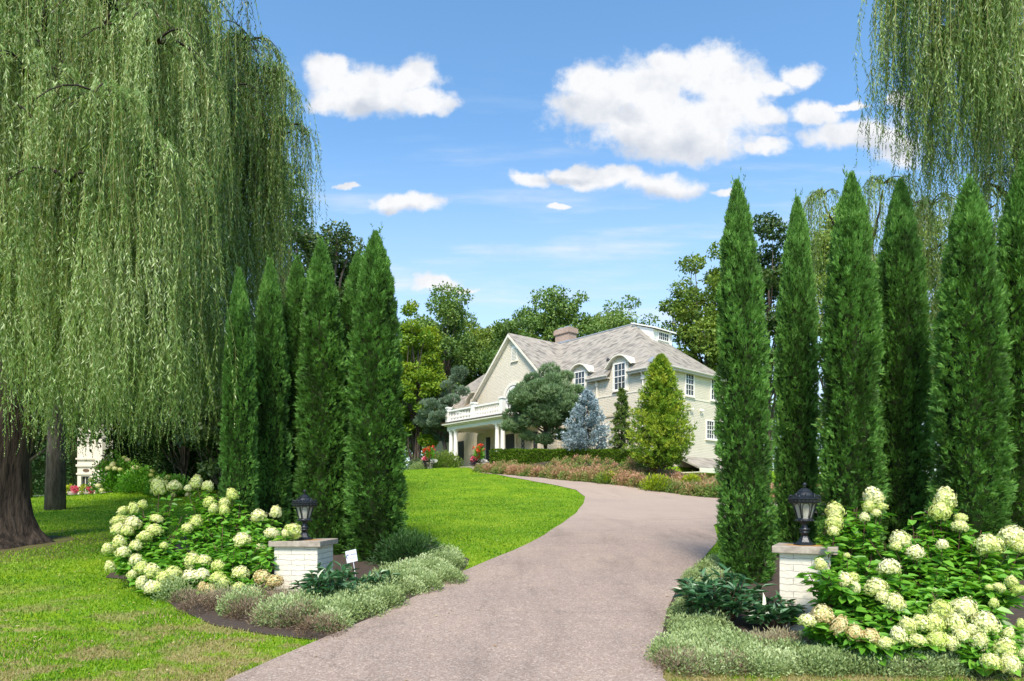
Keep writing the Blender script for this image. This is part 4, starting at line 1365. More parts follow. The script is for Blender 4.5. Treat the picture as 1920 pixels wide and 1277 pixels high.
# ------------------------------------------------------------------ low plants in the two beds
mintL, dryL = [], []
front = H((330, 1128), (380, 1150), (440, 1165), (500, 1172), (560, 1182), (600, 1185), (650, 1172), (700, 1148), (745, 1125), (790, 1102), (830, 1085), (858, 1072))
for i, (x, y) in enumerate(front):
    for k in range(4 if i > 4 else 3):
        dst = dryL if (i < 5 and (i + k) % 3) else mintL
        yy_ = y + .12 + k * .28 + random.uniform(-.06, .06)
        xx_ = x - .06 * (i > 6) * (k + 1) * 1.3 + random.uniform(-.12, .12)
        if i > 5 and k > 2 and i < 8:
            continue
        dst.append((xx_, yy_, random.uniform(.75, 1.1)))
for (u, v) in [(560, 1125), (610, 1110), (660, 1100), (700, 1090), (745, 1080), (790, 1070), (830, 1060), (720, 1110), (770, 1085), (690, 1125), (800, 1080), (640, 1135), (540, 1140), (590, 1140), (845, 1065), (815, 1052), (765, 1062), (730, 1060), (780, 1050)]:
    x, y = hit(u, v + 28)
    mintL.append((x, y, random.uniform(.75, 1.05)))
for (u, v) in [(480, 1110), (530, 1120), (570, 1150), (350, 1110), (420, 1120), (460, 1135), (510, 1150), (600, 1170)]:
    x, y = hit(u, v + 20)
    dryL.append((x, y, random.uniform(.7, 1.0)))
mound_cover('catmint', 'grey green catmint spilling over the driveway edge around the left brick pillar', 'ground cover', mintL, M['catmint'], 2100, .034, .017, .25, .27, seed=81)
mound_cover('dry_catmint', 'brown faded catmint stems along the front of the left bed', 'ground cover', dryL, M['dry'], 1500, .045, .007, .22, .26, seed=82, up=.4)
mintR, dryR = [], []
pth = H((1262, 1228), (1256, 1205), (1252, 1180), (1256, 1155), (1264, 1132), (1275, 1110), (1290, 1092), (1306, 1078), (1325, 1062))
for i, (x, y) in enumerate(pth):
    for k in range(3):
        mintR.append((x + .16 + k * .2 + random.uniform(-.05, .05), y + random.uniform(-.1, .1), random.uniform(.6, .85)))
for u in np.arange(1262, 1960, 17):
    for k in range(3):
        x, y = hit(u + random.uniform(-8, 8), 1262 - k * 17 + random.uniform(-4, 4))
        if random.random() < .17 or (k == 2 and 1400 < u < 1530):
            dryR.append((x, y + .05, random.uniform(.6, .85)))
        else:
            mintR.append((x, y + .05, random.uniform(.62, .86)))
for (u, v) in [(1300, 1190), (1330, 1205), (1290, 1210), (1360, 1215), (1400, 1212), (1320, 1175)]:
    x, y = hit(u, v + 15)
    mintR.append((x, y, .75))
for (u, v) in [(1440, 1215), (1470, 1205), (1500, 1215), (1530, 1225), (1560, 1235), (1480, 1230), (1700, 1250), (1650, 1245)]:
    x, y = hit(u, v + 8)
    dryR.append((x, y, .7))
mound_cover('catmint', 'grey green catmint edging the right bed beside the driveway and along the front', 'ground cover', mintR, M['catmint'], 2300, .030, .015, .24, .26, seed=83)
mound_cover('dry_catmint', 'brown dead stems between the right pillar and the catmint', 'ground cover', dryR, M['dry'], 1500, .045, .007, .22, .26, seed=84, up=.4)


def peony(name, label, x, y, r, h, n, seed):
    rg = np.random.default_rng(seed)
    zb = ground(x, y)
    root = empty(name, (x, y, zb), 0, label, 'plant')
    ma, st = MA(), MA()
    for k in range(n):
        a_ = rg.uniform(0, 6.283)
        q = rg.uniform(.1, 1) ** .6
        top = np.array([math.cos(a_) * r * q, math.sin(a_) * r * q, h * (1 - .35 * q * q) * rg.uniform(.55, 1.05)])
        st.tube([(top[0] * .2, top[1] * .2, 0), tuple(top * np.array([.7, .7, .6])), tuple(top)], [.006, .005, .003], 5, cap=False)
        m_ = 9
        t = rg.uniform(.45, 1, m_)
        P = np.column_stack([top[0] * (.2 + .8 * t), top[1] * (.2 + .8 * t), top[2] * t])
        aa = rg.uniform(0, 6.283, m_)
        D = np.column_stack([np.cos(aa) + math.cos(a_) * .7, np.sin(aa) + math.sin(a_) * .7, rg.uniform(.1, 1.0, m_)])
        N = np.column_stack([rg.normal(0, .3, m_), rg.normal(0, .3, m_), np.ones(m_)])
        leaves6(ma, P, D, N, rg.uniform(.10, .17, m_), rg.uniform(.035, .055, m_), fold=.3, droop=.25)
    st.build('stems', M['stem'], root)
    ma.build('foliage', M['peony'], root)
    return root


x, y = hit(618, 1140)
peony('peony_plant', 'dark green peony clump between the left brick pillar and the small sign', x, y + .2, .48, .50, 60, 91)
x, y = hit(700, 1120)
peony('peony_plant', 'dark leafy clump right of the small white sign', x, y + .1, .28, .33, 26, 92)
x, y = hit(1370, 1180)
peony('peony_plant', 'large dark leafed peony clump left of the right brick pillar', x - .05, y + .25, .50, .60, 82, 93)
x, y = hit(1455, 1190)
peony('peony_plant', 'dark leafy clump touching the left face of the right brick pillar', x, y + .05, .28, .42, 30, 94)

# ------------------------------------------------------------------ hydrangeas
def bloom_mesh(seed, cone=1.0, tan=False):
    """flower head of unit width: a lumpy cone of four-petalled florets over a green core"""
    rg = np.random.default_rng(seed)
    n = 420
    d = unit(rg.normal(size=(n, 3)))
    d = d[d[:, 2] > -.75]
    n = len(d)
    lump = 1 + .17 * np.sin(d[:, 0] * 6 + seed) * np.sin(d[:, 1] * 7 + d[:, 2] * 6 + seed * 2)
    rr = .46 * lump * rg.uniform(.9, 1.06, n)
    taper = 1 - (.16 + (cone - 1) * .32) * np.clip(d[:, 2], -.3, 1)
    P = np.column_stack([d[:, 0] * rr * taper, d[:, 1] * rr * taper, d[:, 2] * rr * cone])
    ma = MA()
    a = np.clip(.50 + .35 * rg.random() * d[:, 2] + rg.normal(0, .20, n), 0, 1)
    t1 = unit(np.cross(d, rg.normal(size=(n, 3))))
    t2 = np.cross(d, t1)
    for k in range(4):
        ang = k * math.pi / 2
        dirv = t1 * math.cos(ang) + t2 * math.sin(ang) + d * rg.uniform(.1, .5, (n, 1))
        leaves(ma, P, dirv, .078 * rg.uniform(.8, 1.2, n), .066, a=a, N=d + rg.normal(0, .25, (n, 3)), mid=.55)
    core = MA()
    prof = [(.02, -.34 * cone), (.28, -.25 * cone), (.39, -.05), (.385, .1), (.30, .25 * cone), (.16, .36 * cone), (.02, .40 * cone)]
    core.lathe([(r_ * .96, z) for r_, z in prof], 12)
    return ma, core


def blooms_from(lst, ox, oy, sc, v0, v1, y0, y1):
    out = []
    for b in lst:
        cx, cy, w, h = b[:4]
        u, v = ox + cx / sc, oy + cy / sc
        y = float(np.interp(v, [v0, v1], [y0, y1])) + (b[4] if len(b) > 4 else 0)
        p = at(u, v, y)
        out.append((np.array(p), w / sc / 1200 * y, h / sc / 1200 * y, u, v))
    return out


BLV = [bloom_mesh(200 + k, c) for k, c in enumerate([1.0, 1.15, 1.35, .9, 1.0, 1.6, .95, 1.1])]
bloom_data = {}


def hydrangea(label, bl, seed, tan=(), dens=1.0, ycen=None, ctr=None, extra=0, fill=()):
    rg = np.random.default_rng(seed)
    pts = np.array([b[0] for b in bl])
    c = pts.mean(0) if ctr is None else np.array([ctr[0], ctr[1], 0])
    zb = ground(c[0], c[1])
    base = np.array([c[0], c[1], zb])
    root = empty('hydrangea', tuple(base), 0, label, 'hydrangea', 'panicle hydrangeas in the entrance beds')
    st, lf = MA(), MA()
    # targets: every bloom, plus flowerless shoots between neighbouring blooms
    T = [p - np.array([0, 0, .05]) for p in pts]
    nx_ = int(len(pts) * 5.0 * dens) + extra * 2
    for k in range(nx_):
        i = rg.integers(len(pts))
        d = np.linalg.norm(pts - pts[i], axis=1)
        nb = np.argsort(d)[1:7]
        j = nb[rg.integers(len(nb))]
        l_ = nb[rg.integers(len(nb))]
        w = rg.dirichlet([1.2, 1, 1])
        q = w[0] * pts[i] + w[1] * pts[j] + w[2] * pts[l_] + np.array([0, rg.uniform(0, .35), -rg.uniform(.05, .2)])
        T.append(q)
    T += list(fill)
    for q in T:
        gz = ground(q[0], q[1])
        q = np.array([q[0], q[1], max(q[2], gz + .08)])
        root_xy = np.array([c[0] + (q[0] - c[0]) * .45 + rg.normal(0, .06), c[1] + (q[1] - c[1]) * .35 + .15 + rg.normal(0, .06)])
        b0 = np.array([root_xy[0], root_xy[1], ground(*root_xy)])
        m1 = b0 * .35 + q * .65 + np.array([0, 0, .10])
        m0 = b0 * .75 + q * .25 + np.array([0, 0, .10])
        ctrl = np.array([b0, m0, m1, q])
        tt = np.linspace(0, 1, 7)
        P = np.column_stack([np.interp(tt, [0, .33, .66, 1], ctrl[:, k]) for k in range(3)])
        st.tube(P - base, np.linspace(.007, .004, 7), 5, cap=False)
        n_ = rg.integers(14, 21)
        t = rg.uniform(.3, .98, n_) ** .8
        LP = np.column_stack([np.interp(t, [0, .33, .66, 1], ctrl[:, k]) for k in range(3)])
        a_ = np.arange(n_) * 2.4 + rg.uniform(0, 6)
        D = np.column_stack([np.cos(a_), np.sin(a_), rg.uniform(-.25, .5, n_)])
        N = np.column_stack([rg.normal(0, .28, n_), rg.normal(-.1, .28, n_), np.ones(n_)])
        LP = LP + D * .02
        g_ = zt(LP[:, 0], LP[:, 1])
        LP[:, 2] = np.maximum(LP[:, 2], g_ + .05)
        leaves6(lf, LP - base, D, N, rg.uniform(.09, .155, n_), rg.uniform(.055, .09, n_), fold=.16, droop=.22, a=np.clip(.2 + .45 * t + rg.normal(0, .16, n_), 0, 1))
    st.build('stems', M['stem'], root)
    lf.build('foliage', M['hydleaf'], root)
    for i, (p, w, h, u, v) in enumerate(bl):
        asp = h / w
        is_tan = i in tan
        if asp > 1.0:
            var = 5 if asp > 1.2 else 2
        else:
            var = [0, 1, 3, 4, 6, 7][i % 6]
        key = (var, is_tan)
        if key not in bloom_data:
            fo = BLV[var][0].build('flower_head', M['bloomtan'] if is_tan else M['bloom'])
            co = BLV[var][1].build('inner_cluster', M['bloomcore'], fo, smooth=True)
            bloom_data[key] = fo
            o = fo
        else:
            o = copy_tree(bloom_data[key])
        o.parent = root
        o.location = tuple(p - base)
        cz_ = [1.0, 1.15, 1.35, .9, 1.0, 1.6, .95, 1.1][var]
        sx = w * 1.04
        sx *= rg.uniform(.86, 1.04)
        sz = max(h * 1.06, w * .62) / cz_ * rg.uniform(.95, 1.25)
        o.scale = (sx, sx * .95, sz * 1.05)
        o.rotation_euler = (rg.normal(.12, .22), rg.normal(0, .22), rg.uniform(0, 6.28))
    return root


Lb = [(325, 172, 75, 75), (403, 170, 75, 55), (515, 150, 65, 74), (472, 180, 40, 30), (575, 170, 60, 50), (238, 265, 50, 45), (195, 285, 60, 60), (140, 300, 65, 45), (120, 345, 85, 50),
      (110, 390, 60, 60), (190, 360, 80, 60), (160, 400, 60, 50), (300, 395, 80, 60), (250, 430, 80, 60), (313, 335, 65, 30), (60, 490, 60, 50), (120, 460, 70, 60), (140, 510, 70, 50), (205, 475, 70, 50),
      (72, 585, 55, 50), (205, 550, 70, 60), (235, 590, 80, 70), (290, 610, 90, 80), (185, 625, 50, 40), (235, 665, 60, 60), (285, 690, 80, 55), (350, 640, 80, 60), (400, 620, 90, 70),
      (500, 555, 90, 80), (555, 555, 80, 60), (632, 580, 75, 60), (490, 630, 80, 60), (545, 625, 80, 60), (625, 640, 80, 60), (660, 670, 70, 55), (745, 620, 90, 75), (855, 640, 90, 70),
      (920, 660, 90, 60), (735, 690, 80, 50), (548, 690, 50, 50), (590, 700, 50, 50), (515, 352, 65, 55), (470, 385, 60, 40), (583, 253, 65, 55), (605, 285, 50, 45), (700, 215, 62, 60), (660, 255, 60, 40), (660, 292, 55, 55),
      (838, 323, 80, 60), (925, 303, 60, 60), (755, 450, 95, 70), (850, 483, 50, 35), (905, 410, 75, 45, -.45), (1015, 400, 90, 70, -.75), (975, 412, 40, 40, -.75), (350, 475, 45, 30), (315, 690, 60, 50), (805, 710, 60, 40)]
lb = blooms_from(Lb, 180, 850, 2.743, 900, 1110, 10.4, 8.15)
def fillers(bl, n, seed, drop=.14):
    rg = np.random.default_rng(seed)
    P = np.array([b[0] for b in bl])
    out = []
    while len(out) < n:
        i = rg.choice(len(P), 3, replace=False)
        w = rg.dirichlet([1, 1, 1])
        q = w @ P[i]
        d = np.sort(np.linalg.norm(P - q, axis=1))
        if d[0] > .12:
            out.append(q - np.array([0, -.05, drop * rg.uniform(.6, 1.8)]))
    return out


def split_fill(fl_, groups):
    cs_ = [np.array([b[0] for b in g_]) for g_ in groups]
    res = [[] for _ in groups]
    for q in fl_:
        k = int(np.argmin([np.min(np.linalg.norm(c - q, axis=1)) for c in cs_]))
        res[k].append(q)
    return res


gA = [b for b in lb if b[3] < 335]
gB = [b for b in lb if b[3] >= 335 and b[4] < 1010]
gC = [b for b in lb if b[3] >= 335 and b[4] >= 1010]
fA, fB, fC = split_fill(fillers(lb, 150, 31), [gA, gB, gC])
hydrangea('sprawling white flowered hydrangea at the left end of the left bed, leaning over the lawn', gA, 1, dens=1.0, extra=14, fill=fA)
hydrangea('taller hydrangea reaching up behind, between the leftmost arborvitaes and the left pillar', gB, 2, dens=2.0, extra=30, fill=fB)
hydrangea('hydrangea with a dense row of cream flower heads just left of the left brick pillar', gC, 3, dens=1.2, extra=24, fill=fC, tan=(8, 9, 11, 12))
Rb = [(948, 300, 100, 95), (945, 355, 84, 84), (940, 400, 60, 46), (1145, 225, 105, 120), (1120, 275, 60, 50), (1190, 278, 55, 40), (1160, 307, 55, 40), (1100, 330, 45, 45), (1283, 445, 95, 70), (1260, 480, 60, 40), (1360, 510, 80, 60),
      (1225, 590, 110, 80), (1515, 235, 110, 130), (1490, 300, 90, 80), (1597, 330, 60, 40), (1590, 375, 80, 60), (1740, 475, 120, 110), (1860, 430, 140, 100), (1900, 480, 80, 60), (872, 572, 65, 70, -.35),
      (1000, 655, 85, 70), (1040, 640, 60, 50), (1055, 690, 50, 50), (1160, 695, 110, 90), (1255, 770, 110, 90), (1190, 740, 60, 50), (885, 835, 110, 85), (805, 860, 80, 65), (970, 890, 95, 90), (1050, 925, 90, 70),
      (1130, 940, 90, 60), (1205, 975, 90, 60), (1275, 940, 90, 80), (1320, 890, 90, 80), (1390, 875, 100, 90), (1455, 880, 100, 90), (1490, 815, 130, 100), (1610, 800, 140, 110), (1725, 885, 120, 110), (1570, 890, 110, 110),
      (1600, 940, 90, 80), (1640, 910, 60, 70), (1690, 970, 80, 80), (1475, 960, 110, 80), (1370, 965, 100, 60), (1540, 975, 80, 60), (1820, 1015, 120, 110), (1750, 1075, 90, 70), (1850, 1085, 100, 90), (1855, 660, 65, 50),
      (1900, 705, 80, 40), (1905, 880, 50, 60), (1915, 1030, 40, 60), (1790, 690, 60, 40), (1765, 770, 50, 50), (1740, 690, 40, 30), (1840, 930, 60, 60), (1500, 470, 60, 50), (1010, 525, 36, 26)]
rb = blooms_from(Rb, 1220, 850, 2.743, 925, 1255, 7.3, 5.35)
gD = [b for b in rb if b[3] < 1672 and b[4] < 1120]
gE = [b for b in rb if b[3] >= 1672 and b[4] < 1120]
gF = [b for b in rb if b[4] >= 1120 and b[3] < 1775]
gG = [b for b in rb if b[4] >= 1120 and b[3] >= 1775]
fD, fE, fF, fG = split_fill(fillers(rb, 170, 32), [gD, gE, gF, gG])
hydrangea('upright hydrangea just right of the right brick pillar with two tall yellow green flower cones', gD, 4, dens=1.8, extra=20, fill=fD)
hydrangea('tall hydrangea at the right edge with one high flower cone on a bare brown stem', gE, 5, dens=1.8, extra=26, fill=fE)
hydrangea('low hydrangea in front of the right brick pillar with a row of drooping cream heads', gF, 6, dens=1.2, extra=14, fill=fF, tan=(1, 3, 4, 5))
hydrangea('low hydrangea in the bottom right corner with large round cream flower heads', gG, 7, dens=1.2, extra=18, fill=fG)
# far hydrangeas by the neighbouring house
def far_hydrangea(u, v, y, r, h, seed, label, n=34):
    rg = np.random.default_rng(seed)
    x = (u - 960) / 1200 * y
    zb = ground(x, y)
    root = shrub('hydrangea', label, 'hydrangea', x, y, r, h, 'hydleaf', 3200, .13, .08, seed, group='distant hydrangeas by the neighbouring house')
    for k in range(n):
        d = unit(rg.normal(size=3))
        d[2] = abs(d[2])
        o = copy_tree(bloom_data[(0, False)])
        o.parent = root
        o.location = tuple(d * np.array([r, r, h]) * 1.0)
        o.scale = (.26, .26, .22)


far_hydrangea(222, 900, 31, 1.2, 1.7, 301, 'round distant hydrangea covered in small pale heads beside the stone house')
far_hydrangea(262, 905, 30, .9, 1.2, 302, 'darker distant hydrangea right of the round one', 10)
far_hydrangea(318, 900, 29, 1.0, .9, 303, 'low distant hydrangea in the shade of the dark trees', 10)

# ------------------------------------------------------------------ gate pillars and lanterns
def bevel(o, w=.006, seg=2):
    m = o.modifiers.new('bevel', 'BEVEL')
    m.width = w
    m.segments = seg
    m.limit_method = 'ANGLE'
    return o


def pillar(u, y, vtop, rz, label, body, cap):
    x = (u - 960) / 1200 * y
    zb = ground(x, y)
    ztop = CZ + (940 - vtop) / 1200 * y
    h = ztop - zb
    root = empty('brick_pillar', (x, y, zb), rz, label, 'pillar', 'brick pillars flanking the driveway')
    b = body / 2
    # shaft built of slightly uneven courses
    ma = MA()
    ma.box((-b, -b, -.25), (b, b, h - .073))
    sh = bevel(ma.build('shaft', M['pillar'], root), .006, 2)
    c = cap / 2
    cp = MA().box((-c, -c, 0), (c, c, .075)).build('capstone', M['cap'], root, loc=(0, 0, h - .075))
    bevel(cp, .006)
    return root, (x, y, ztop)


_, pL = pillar(571, 8.9, 1012, rad(-4), 'white painted brick pillar on the left of the driveway, mostly hidden by hydrangeas', .60, .71)
_, pR = pillar(1512, 7.1, 1022, rad(-29), 'white painted brick pillar on the right of the driveway, its front face in full view', .50, .64)


def lantern(loc, rz, label):
    root = empty('lantern', loc, rz, label, 'lantern', 'black lanterns on the brick pillars')
    ir = M['iron']
    N6 = 6
    MA().lathe([(.115, 0), (.115, .012), (.10, .02), (.075, .035), (.058, .06), (.045, .085), (.040, .10)], 6).build('base', ir, root)
    MA().lathe([(.036, .098), (.034, .125), (.05, .135), (.05, .145), (.036, .155), (.055, .165), (.058, .18), (.034, .19), (.032, .235), (.05, .25), (.075, .262)], 24, flute=0).build('stem', ir, root, smooth=True)
    # lower gallery with a beaded lip
    ga = MA().lathe([(.055, .258), (.088, .264), (.092, .275), (.088, .286), (.070, .290)], 24)
    for k in range(12):
        a_ = k * math.pi / 6
        ga.lathe([(.002, -.012), (.010, -.006), (.010, .004), (.003, .010)], 8, c=(.094 * math.cos(a_), .094 * math.sin(a_), .272))
    ga.build('gallery', ir, root, smooth=True)
    z0, z1, r0, r1 = .288, .475, .072, .128
    corner = lambda k, r_, z: (r_ * math.cos(k * math.pi / 3), r_ * math.sin(k * math.pi / 3), z)
    fr = MA()
    for k in range(N6):
        fr.tube([corner(k, r0, z0), corner(k, r1, z1)], .0068, 6)
        fr.tube([corner(k, r0, z0 + .004), corner(k + 1, r0, z0 + .004)], .006, 6)
        fr.tube([corner(k, r1, z1), corner(k + 1, r1, z1)], .007, 6)
        # pointed arch in each pane
        p0, p1 = np.array(corner(k, r0, z0)), np.array(corner(k + 1, r0, z0))
        q0, q1 = np.array(corner(k, r1, z1)), np.array(corner(k + 1, r1, z1))
        pane = lambda a_, b_: (p0 * (1 - a_) + p1 * a_) * (1 - b_) + (q0 * (1 - a_) + q1 * a_) * b_
        arch = [pane(.14, .0), pane(.14, .5), pane(.15, .68), pane(.22, .82), pane(.36, .93), pane(.5, .99)]
        arch2 = [pane(1 - a_, b_) for a_, b_ in ((.14, .0), (.14, .5), (.15, .68), (.22, .82), (.36, .93), (.5, .99))]
        fr.tube(arch, .004, 5)
        fr.tube(arch2, .004, 5)
        fr.tube([pane(.5, .99), pane(.5, .90)], .006, 5)
    fr.build('frame', ir, root)
    for k in range(N6):
        s_ = .965
        V = [corner(k, r0 * s_, z0 + .003), corner(k + 1, r0 * s_, z0 + .003), corner(k + 1, r1 * s_, z1), corner(k, r1 * s_, z1)]
        c = np.mean(V, 0)
        inn = unit(np.array([c[0], c[1], 0])) * -.003
        MA().prism(V, inn).build('glass_panel', M['lglass'], root)
    # roof: scalloped band, scrolls, stepped dome
    ro = MA()
    seg = 48
    th = np.arange(seg) * 2 * np.pi / seg
    rings = []
    for (r_, z, sc) in [(.128, .462, .0), (.150, .466, .03), (.158, .482, .035), (.160, .500, .03), (.168, .505, 0), (.170, .512, 0), (.155, .522, 0), (.125, .535, 0), (.10, .552, 0), (.082, .575, 0), (.072, .585, 0), (.074, .592, 0), (.060, .605, 0), (.045, .618, 0), (.028, .628, 0), (.012, .634, 0)]:
        hexa = np.cos(np.pi / 6) / np.cos((th % (np.pi / 3)) - np.pi / 6)
        q = .35
        rr = r_ * (1 - q + q * hexa / hexa.mean()) * (1 + sc * np.cos(th * 24))
        rings.append(np.column_stack([rr * np.cos(th), rr * np.sin(th), np.full(seg, z)]))
    n = len(rings)
    ro.add(np.concatenate(rings), [(i * seg + j, i * seg + (j + 1) % seg, (i + 1) * seg + (j + 1) % seg, (i + 1) * seg + j) for i in range(n - 1) for j in range(seg)], N=[list(range(seg))[::-1], [(n - 1) * seg + j for j in range(seg)]])
    ro.build('roof', ir, root)
    sc_ = MA()
    for k in range(6):
        a_ = k * math.pi / 3
        for sgn in (-1, 1):
            P = []
            for t in np.linspace(0, 1, 16):
                ang = 4.6 * t
                rr = .022 * (1 - .55 * t)
                da = sgn * (.26 - (rr * math.cos(ang) - .01) / .15 * 1.0 - .05 * t)
                P.append((.150 * math.cos(a_ + da), .150 * math.sin(a_ + da), .530 + rr * math.sin(ang) * .9 + .004))
            sc_.tube(P, .0048, 5)
        sc_.tube([(.162 * math.cos(a_), .162 * math.sin(a_), .512), (.150 * math.cos(a_), .150 * math.sin(a_), .548), (.128 * math.cos(a_), .128 * math.sin(a_), .556)], [.009, .010, .004], 6)
        sc_.tube([(.125 * math.cos(a_ + .5), .125 * math.sin(a_ + .5), .535), (.105 * math.cos(a_ + .5), .105 * math.sin(a_ + .5), .565), (.085 * math.cos(a_ + .5), .085 * math.sin(a_ + .5), .572)], [.004, .008, .004], 6)
    sc_.build('scrollwork', ir, root, smooth=True)
    MA().lathe([(.012, .630), (.010, .640), (.016, .644), (.009, .650), (.018, .660), (.022, .670), (.019, .681), (.010, .690), (.003, .696)], 16).build('finial', ir, root, smooth=True)
    return root


la = lantern((pL[0], pL[1], pL[2] + .001), .35, 'black iron lantern with frosted panes standing on the left brick pillar')
lb_ = lantern((pR[0] - .02, pR[1], pR[2] + .001), .78, 'black iron lantern with frosted panes standing on the right brick pillar')

# small garden sign (tilted) with its print
sx, sy = (659 - 960) / 1200 * 8.6, 8.6
sz = CZ + (940 - 1043) / 1200 * 8.6
root = empty('yard_sign', (sx, sy, ground(sx, sy)), 0, 'small tilted white plastic sign on a thin stake in front of the driveway arborvitae', 'sign')
Ms = Matrix.Translation((0, 0, sz - ground(sx, sy))) @ Matrix.Rotation(rad(-12), 4, 'Y') @ Matrix.Rotation(rad(-12), 4, 'X') @ Matrix.Rotation(rad(-8), 4, 'Z')
w_, h_ = .078, .082
bevel(MA().box((-w_, -.003, -h_), (w_, .003, h_), M=Ms).build('panel', M['sign'], root), .002)
MA().tube([tuple(Ms @ Vector((.01, .006, .02))), tuple(Ms @ Vector((.012, .006, -.25))), (.06, .0, -.1)], .005, 6).build('stake', M['sign'], root)
pr = MA()
arc = [tuple(Ms @ Vector((-.052 + .018 * math.cos(a_), -.0045, .005 + .022 * math.sin(a_)))) for a_ in np.linspace(1.3, 4.6, 10)]
pr.tube(arc, .0045, 4)
pr.build('emblem', M['blue'], root)


def text(body, size, loc, mat, parent, name='lettering', rot=None, ext=.0006):
    cu = bpy.data.curves.new(name, 'FONT')
    cu.body = body
    cu.size = size
    cu.extrude = ext
    cu.align_x = 'CENTER'
    ob = bpy.data.objects.new(name, cu)
    COL.objects.link(ob)
    dg = bpy.context.evaluated_depsgraph_get()
    me = bpy.data.meshes.new_from_object(ob.evaluated_get(dg))
    bpy.data.objects.remove(ob)
    me.materials.clear()
    me.materials.append(mat)
    o = bpy.data.objects.new(name, me)
    link(o, parent)
    o.matrix_local = (rot or Matrix()) @ Matrix.Translation(loc) @ Matrix.Rotation(rad(90), 4, 'X')
    return o


text('Dr. Physio', .031, (.008, -.0042, .012), M['blue'], root, rot=Ms)
text('lawn and garden', .013, (.012, -.0042, -.028), M['greyprint'], root, rot=Ms)

# ------------------------------------------------------------------ the house
HA = math.atan2(.651, .759)
HZ = 4.1
house = empty('brick_house', (C0[0], C0[1], HZ), HA, 'large cream painted brick house with steep slate roof at the top of the drive', 'house')


def part(ma, name, mat, parent=None, **k):
    k['fix'] = True
    return ma.build(name, M[mat], parent or house, **k)


kf = (10.25 - 6.1) / 4.4
kr = (10.25 - 6.45) / 4.4
D_ = 8.8
T1 = 25.2
# walls: main body (right, front, left, back), thin solid slabs butted at the corners
wl = MA()
wl.prism([(0, 0, -3.0), (0, 12.05, -3.0), (0, 12.05, 6.05), (0, 0, 6.05)], (.3, 0, 0))                      # front right
wl.prism([(0, 12.05, -1), (0, T1, -1), (0, T1, 5.6), (0, 12.05, 5.6)], (.3, 0, 0))                          # front left
wl.prism([(.302, 0, -3.0), (D_ - .302, 0, -3.0), (D_ - .302, 0, 6.1), (D_ - .45, 0, 6.40), (.45, 0, 6.40), (.302, 0, 6.3)], (0, .3, 0))  # right
wl.prism([(D_ - .3, 0, -3), (D_ - .3, T1, -3), (D_ - .3, T1, 6.0), (D_ - .3, 0, 6.0)], (.3, 0, 0))
wl.prism([(.302, T1 - .3, -1), (D_ - .302, T1 - .3, -1), (D_ - .302, T1 - .3, 5.6), (.302, T1 - .3, 5.6)], (0, .3, 0))
part(wl, 'wall', 'wall')
# front gable
GC, GW = 12.05, 4.25
kg = (10.2 - 6.05) / GW
gb = MA().prism([(-.84, GC - GW, -.4), (-.84, GC + GW, -.4), (-.84, GC + GW, 6.0), (-.84, GC, 10.12), (-.84, GC - GW, 6.0)], (.835, 0, 0))
part(gb, 'gable', 'wall')
# belt courses
bc = MA()
bc.box((-.03, -.03, 4.32), (D_, -.001, 4.40))
bc.box((-.03, .0, 4.38), (-.001, GC - GW - .01, 4.46))
part(bc, 'belt_course', 'trim')


def slab(ma, poly, th=.10):
    ma.prism([(p[0], p[1], p[2] - th) for p in poly], (0, 0, th))


rf = MA()
zf = lambda s: 6.1 + kf * s
zr = lambda t: 6.45 + kr * t
o_ = -.38
sc0 = (zr(-.32) - 6.1) / kf
slab(rf, [(sc0, -.32, zf(sc0)), (4.4, 4.4, 10.25), (4.4, GC, 10.25), (o_, GC, zf(o_))] + [(s_, t_, zf(s_)) for tq in (5.62, 2.08) for (s_, t_) in ((o_, tq + .80), (.45, tq + .80), (.45, tq - .80), (o_, tq - .80))] + [(o_, -.32, zf(o_))])
slab(rf, [(D_ - o_, -.32, zf(o_)), (D_ - o_, GC, zf(o_)), (4.4, GC, 10.25), (4.4, 4.4, 10.25), (D_ - sc0, -.32, zf(sc0))])
slab(rf, [(sc0, -.32, zr(-.32)), (D_ - sc0, -.32, zr(-.32)), (4.4, 4.4, 10.25)])
# left wing, a little lower
kl = (9.55 - 5.65) / 4.4
zl = lambda s: 5.65 + kl * s
slab(rf, [(o_, GC, zl(o_)), (4.4, GC, 9.55), (4.4, 20.9, 9.55), (o_, T1 + .35, zl(o_))])
slab(rf, [(D_ - o_, GC, zl(o_)), (D_ - o_, T1 + .35, zl(o_)), (4.4, 20.9, 9.55), (4.4, GC, 9.55)])
slab(rf, [(o_, T1 + .35, zl(o_)), (4.4, 20.9, 9.55), (D_ - o_, T1 + .35, zl(o_))])
# gable roof
for sg in (-1, 1):
    slab(rf, [(-1.12, GC, 10.2), (4.4, GC, 10.26), (4.4, GC + sg * (GW + .3), 10.2 - kg * (GW + .3)), (-1.12, GC + sg * (GW + .3), 10.2 - kg * (GW + .3))][::sg])
roof = part(rf, 'roof', 'roof')
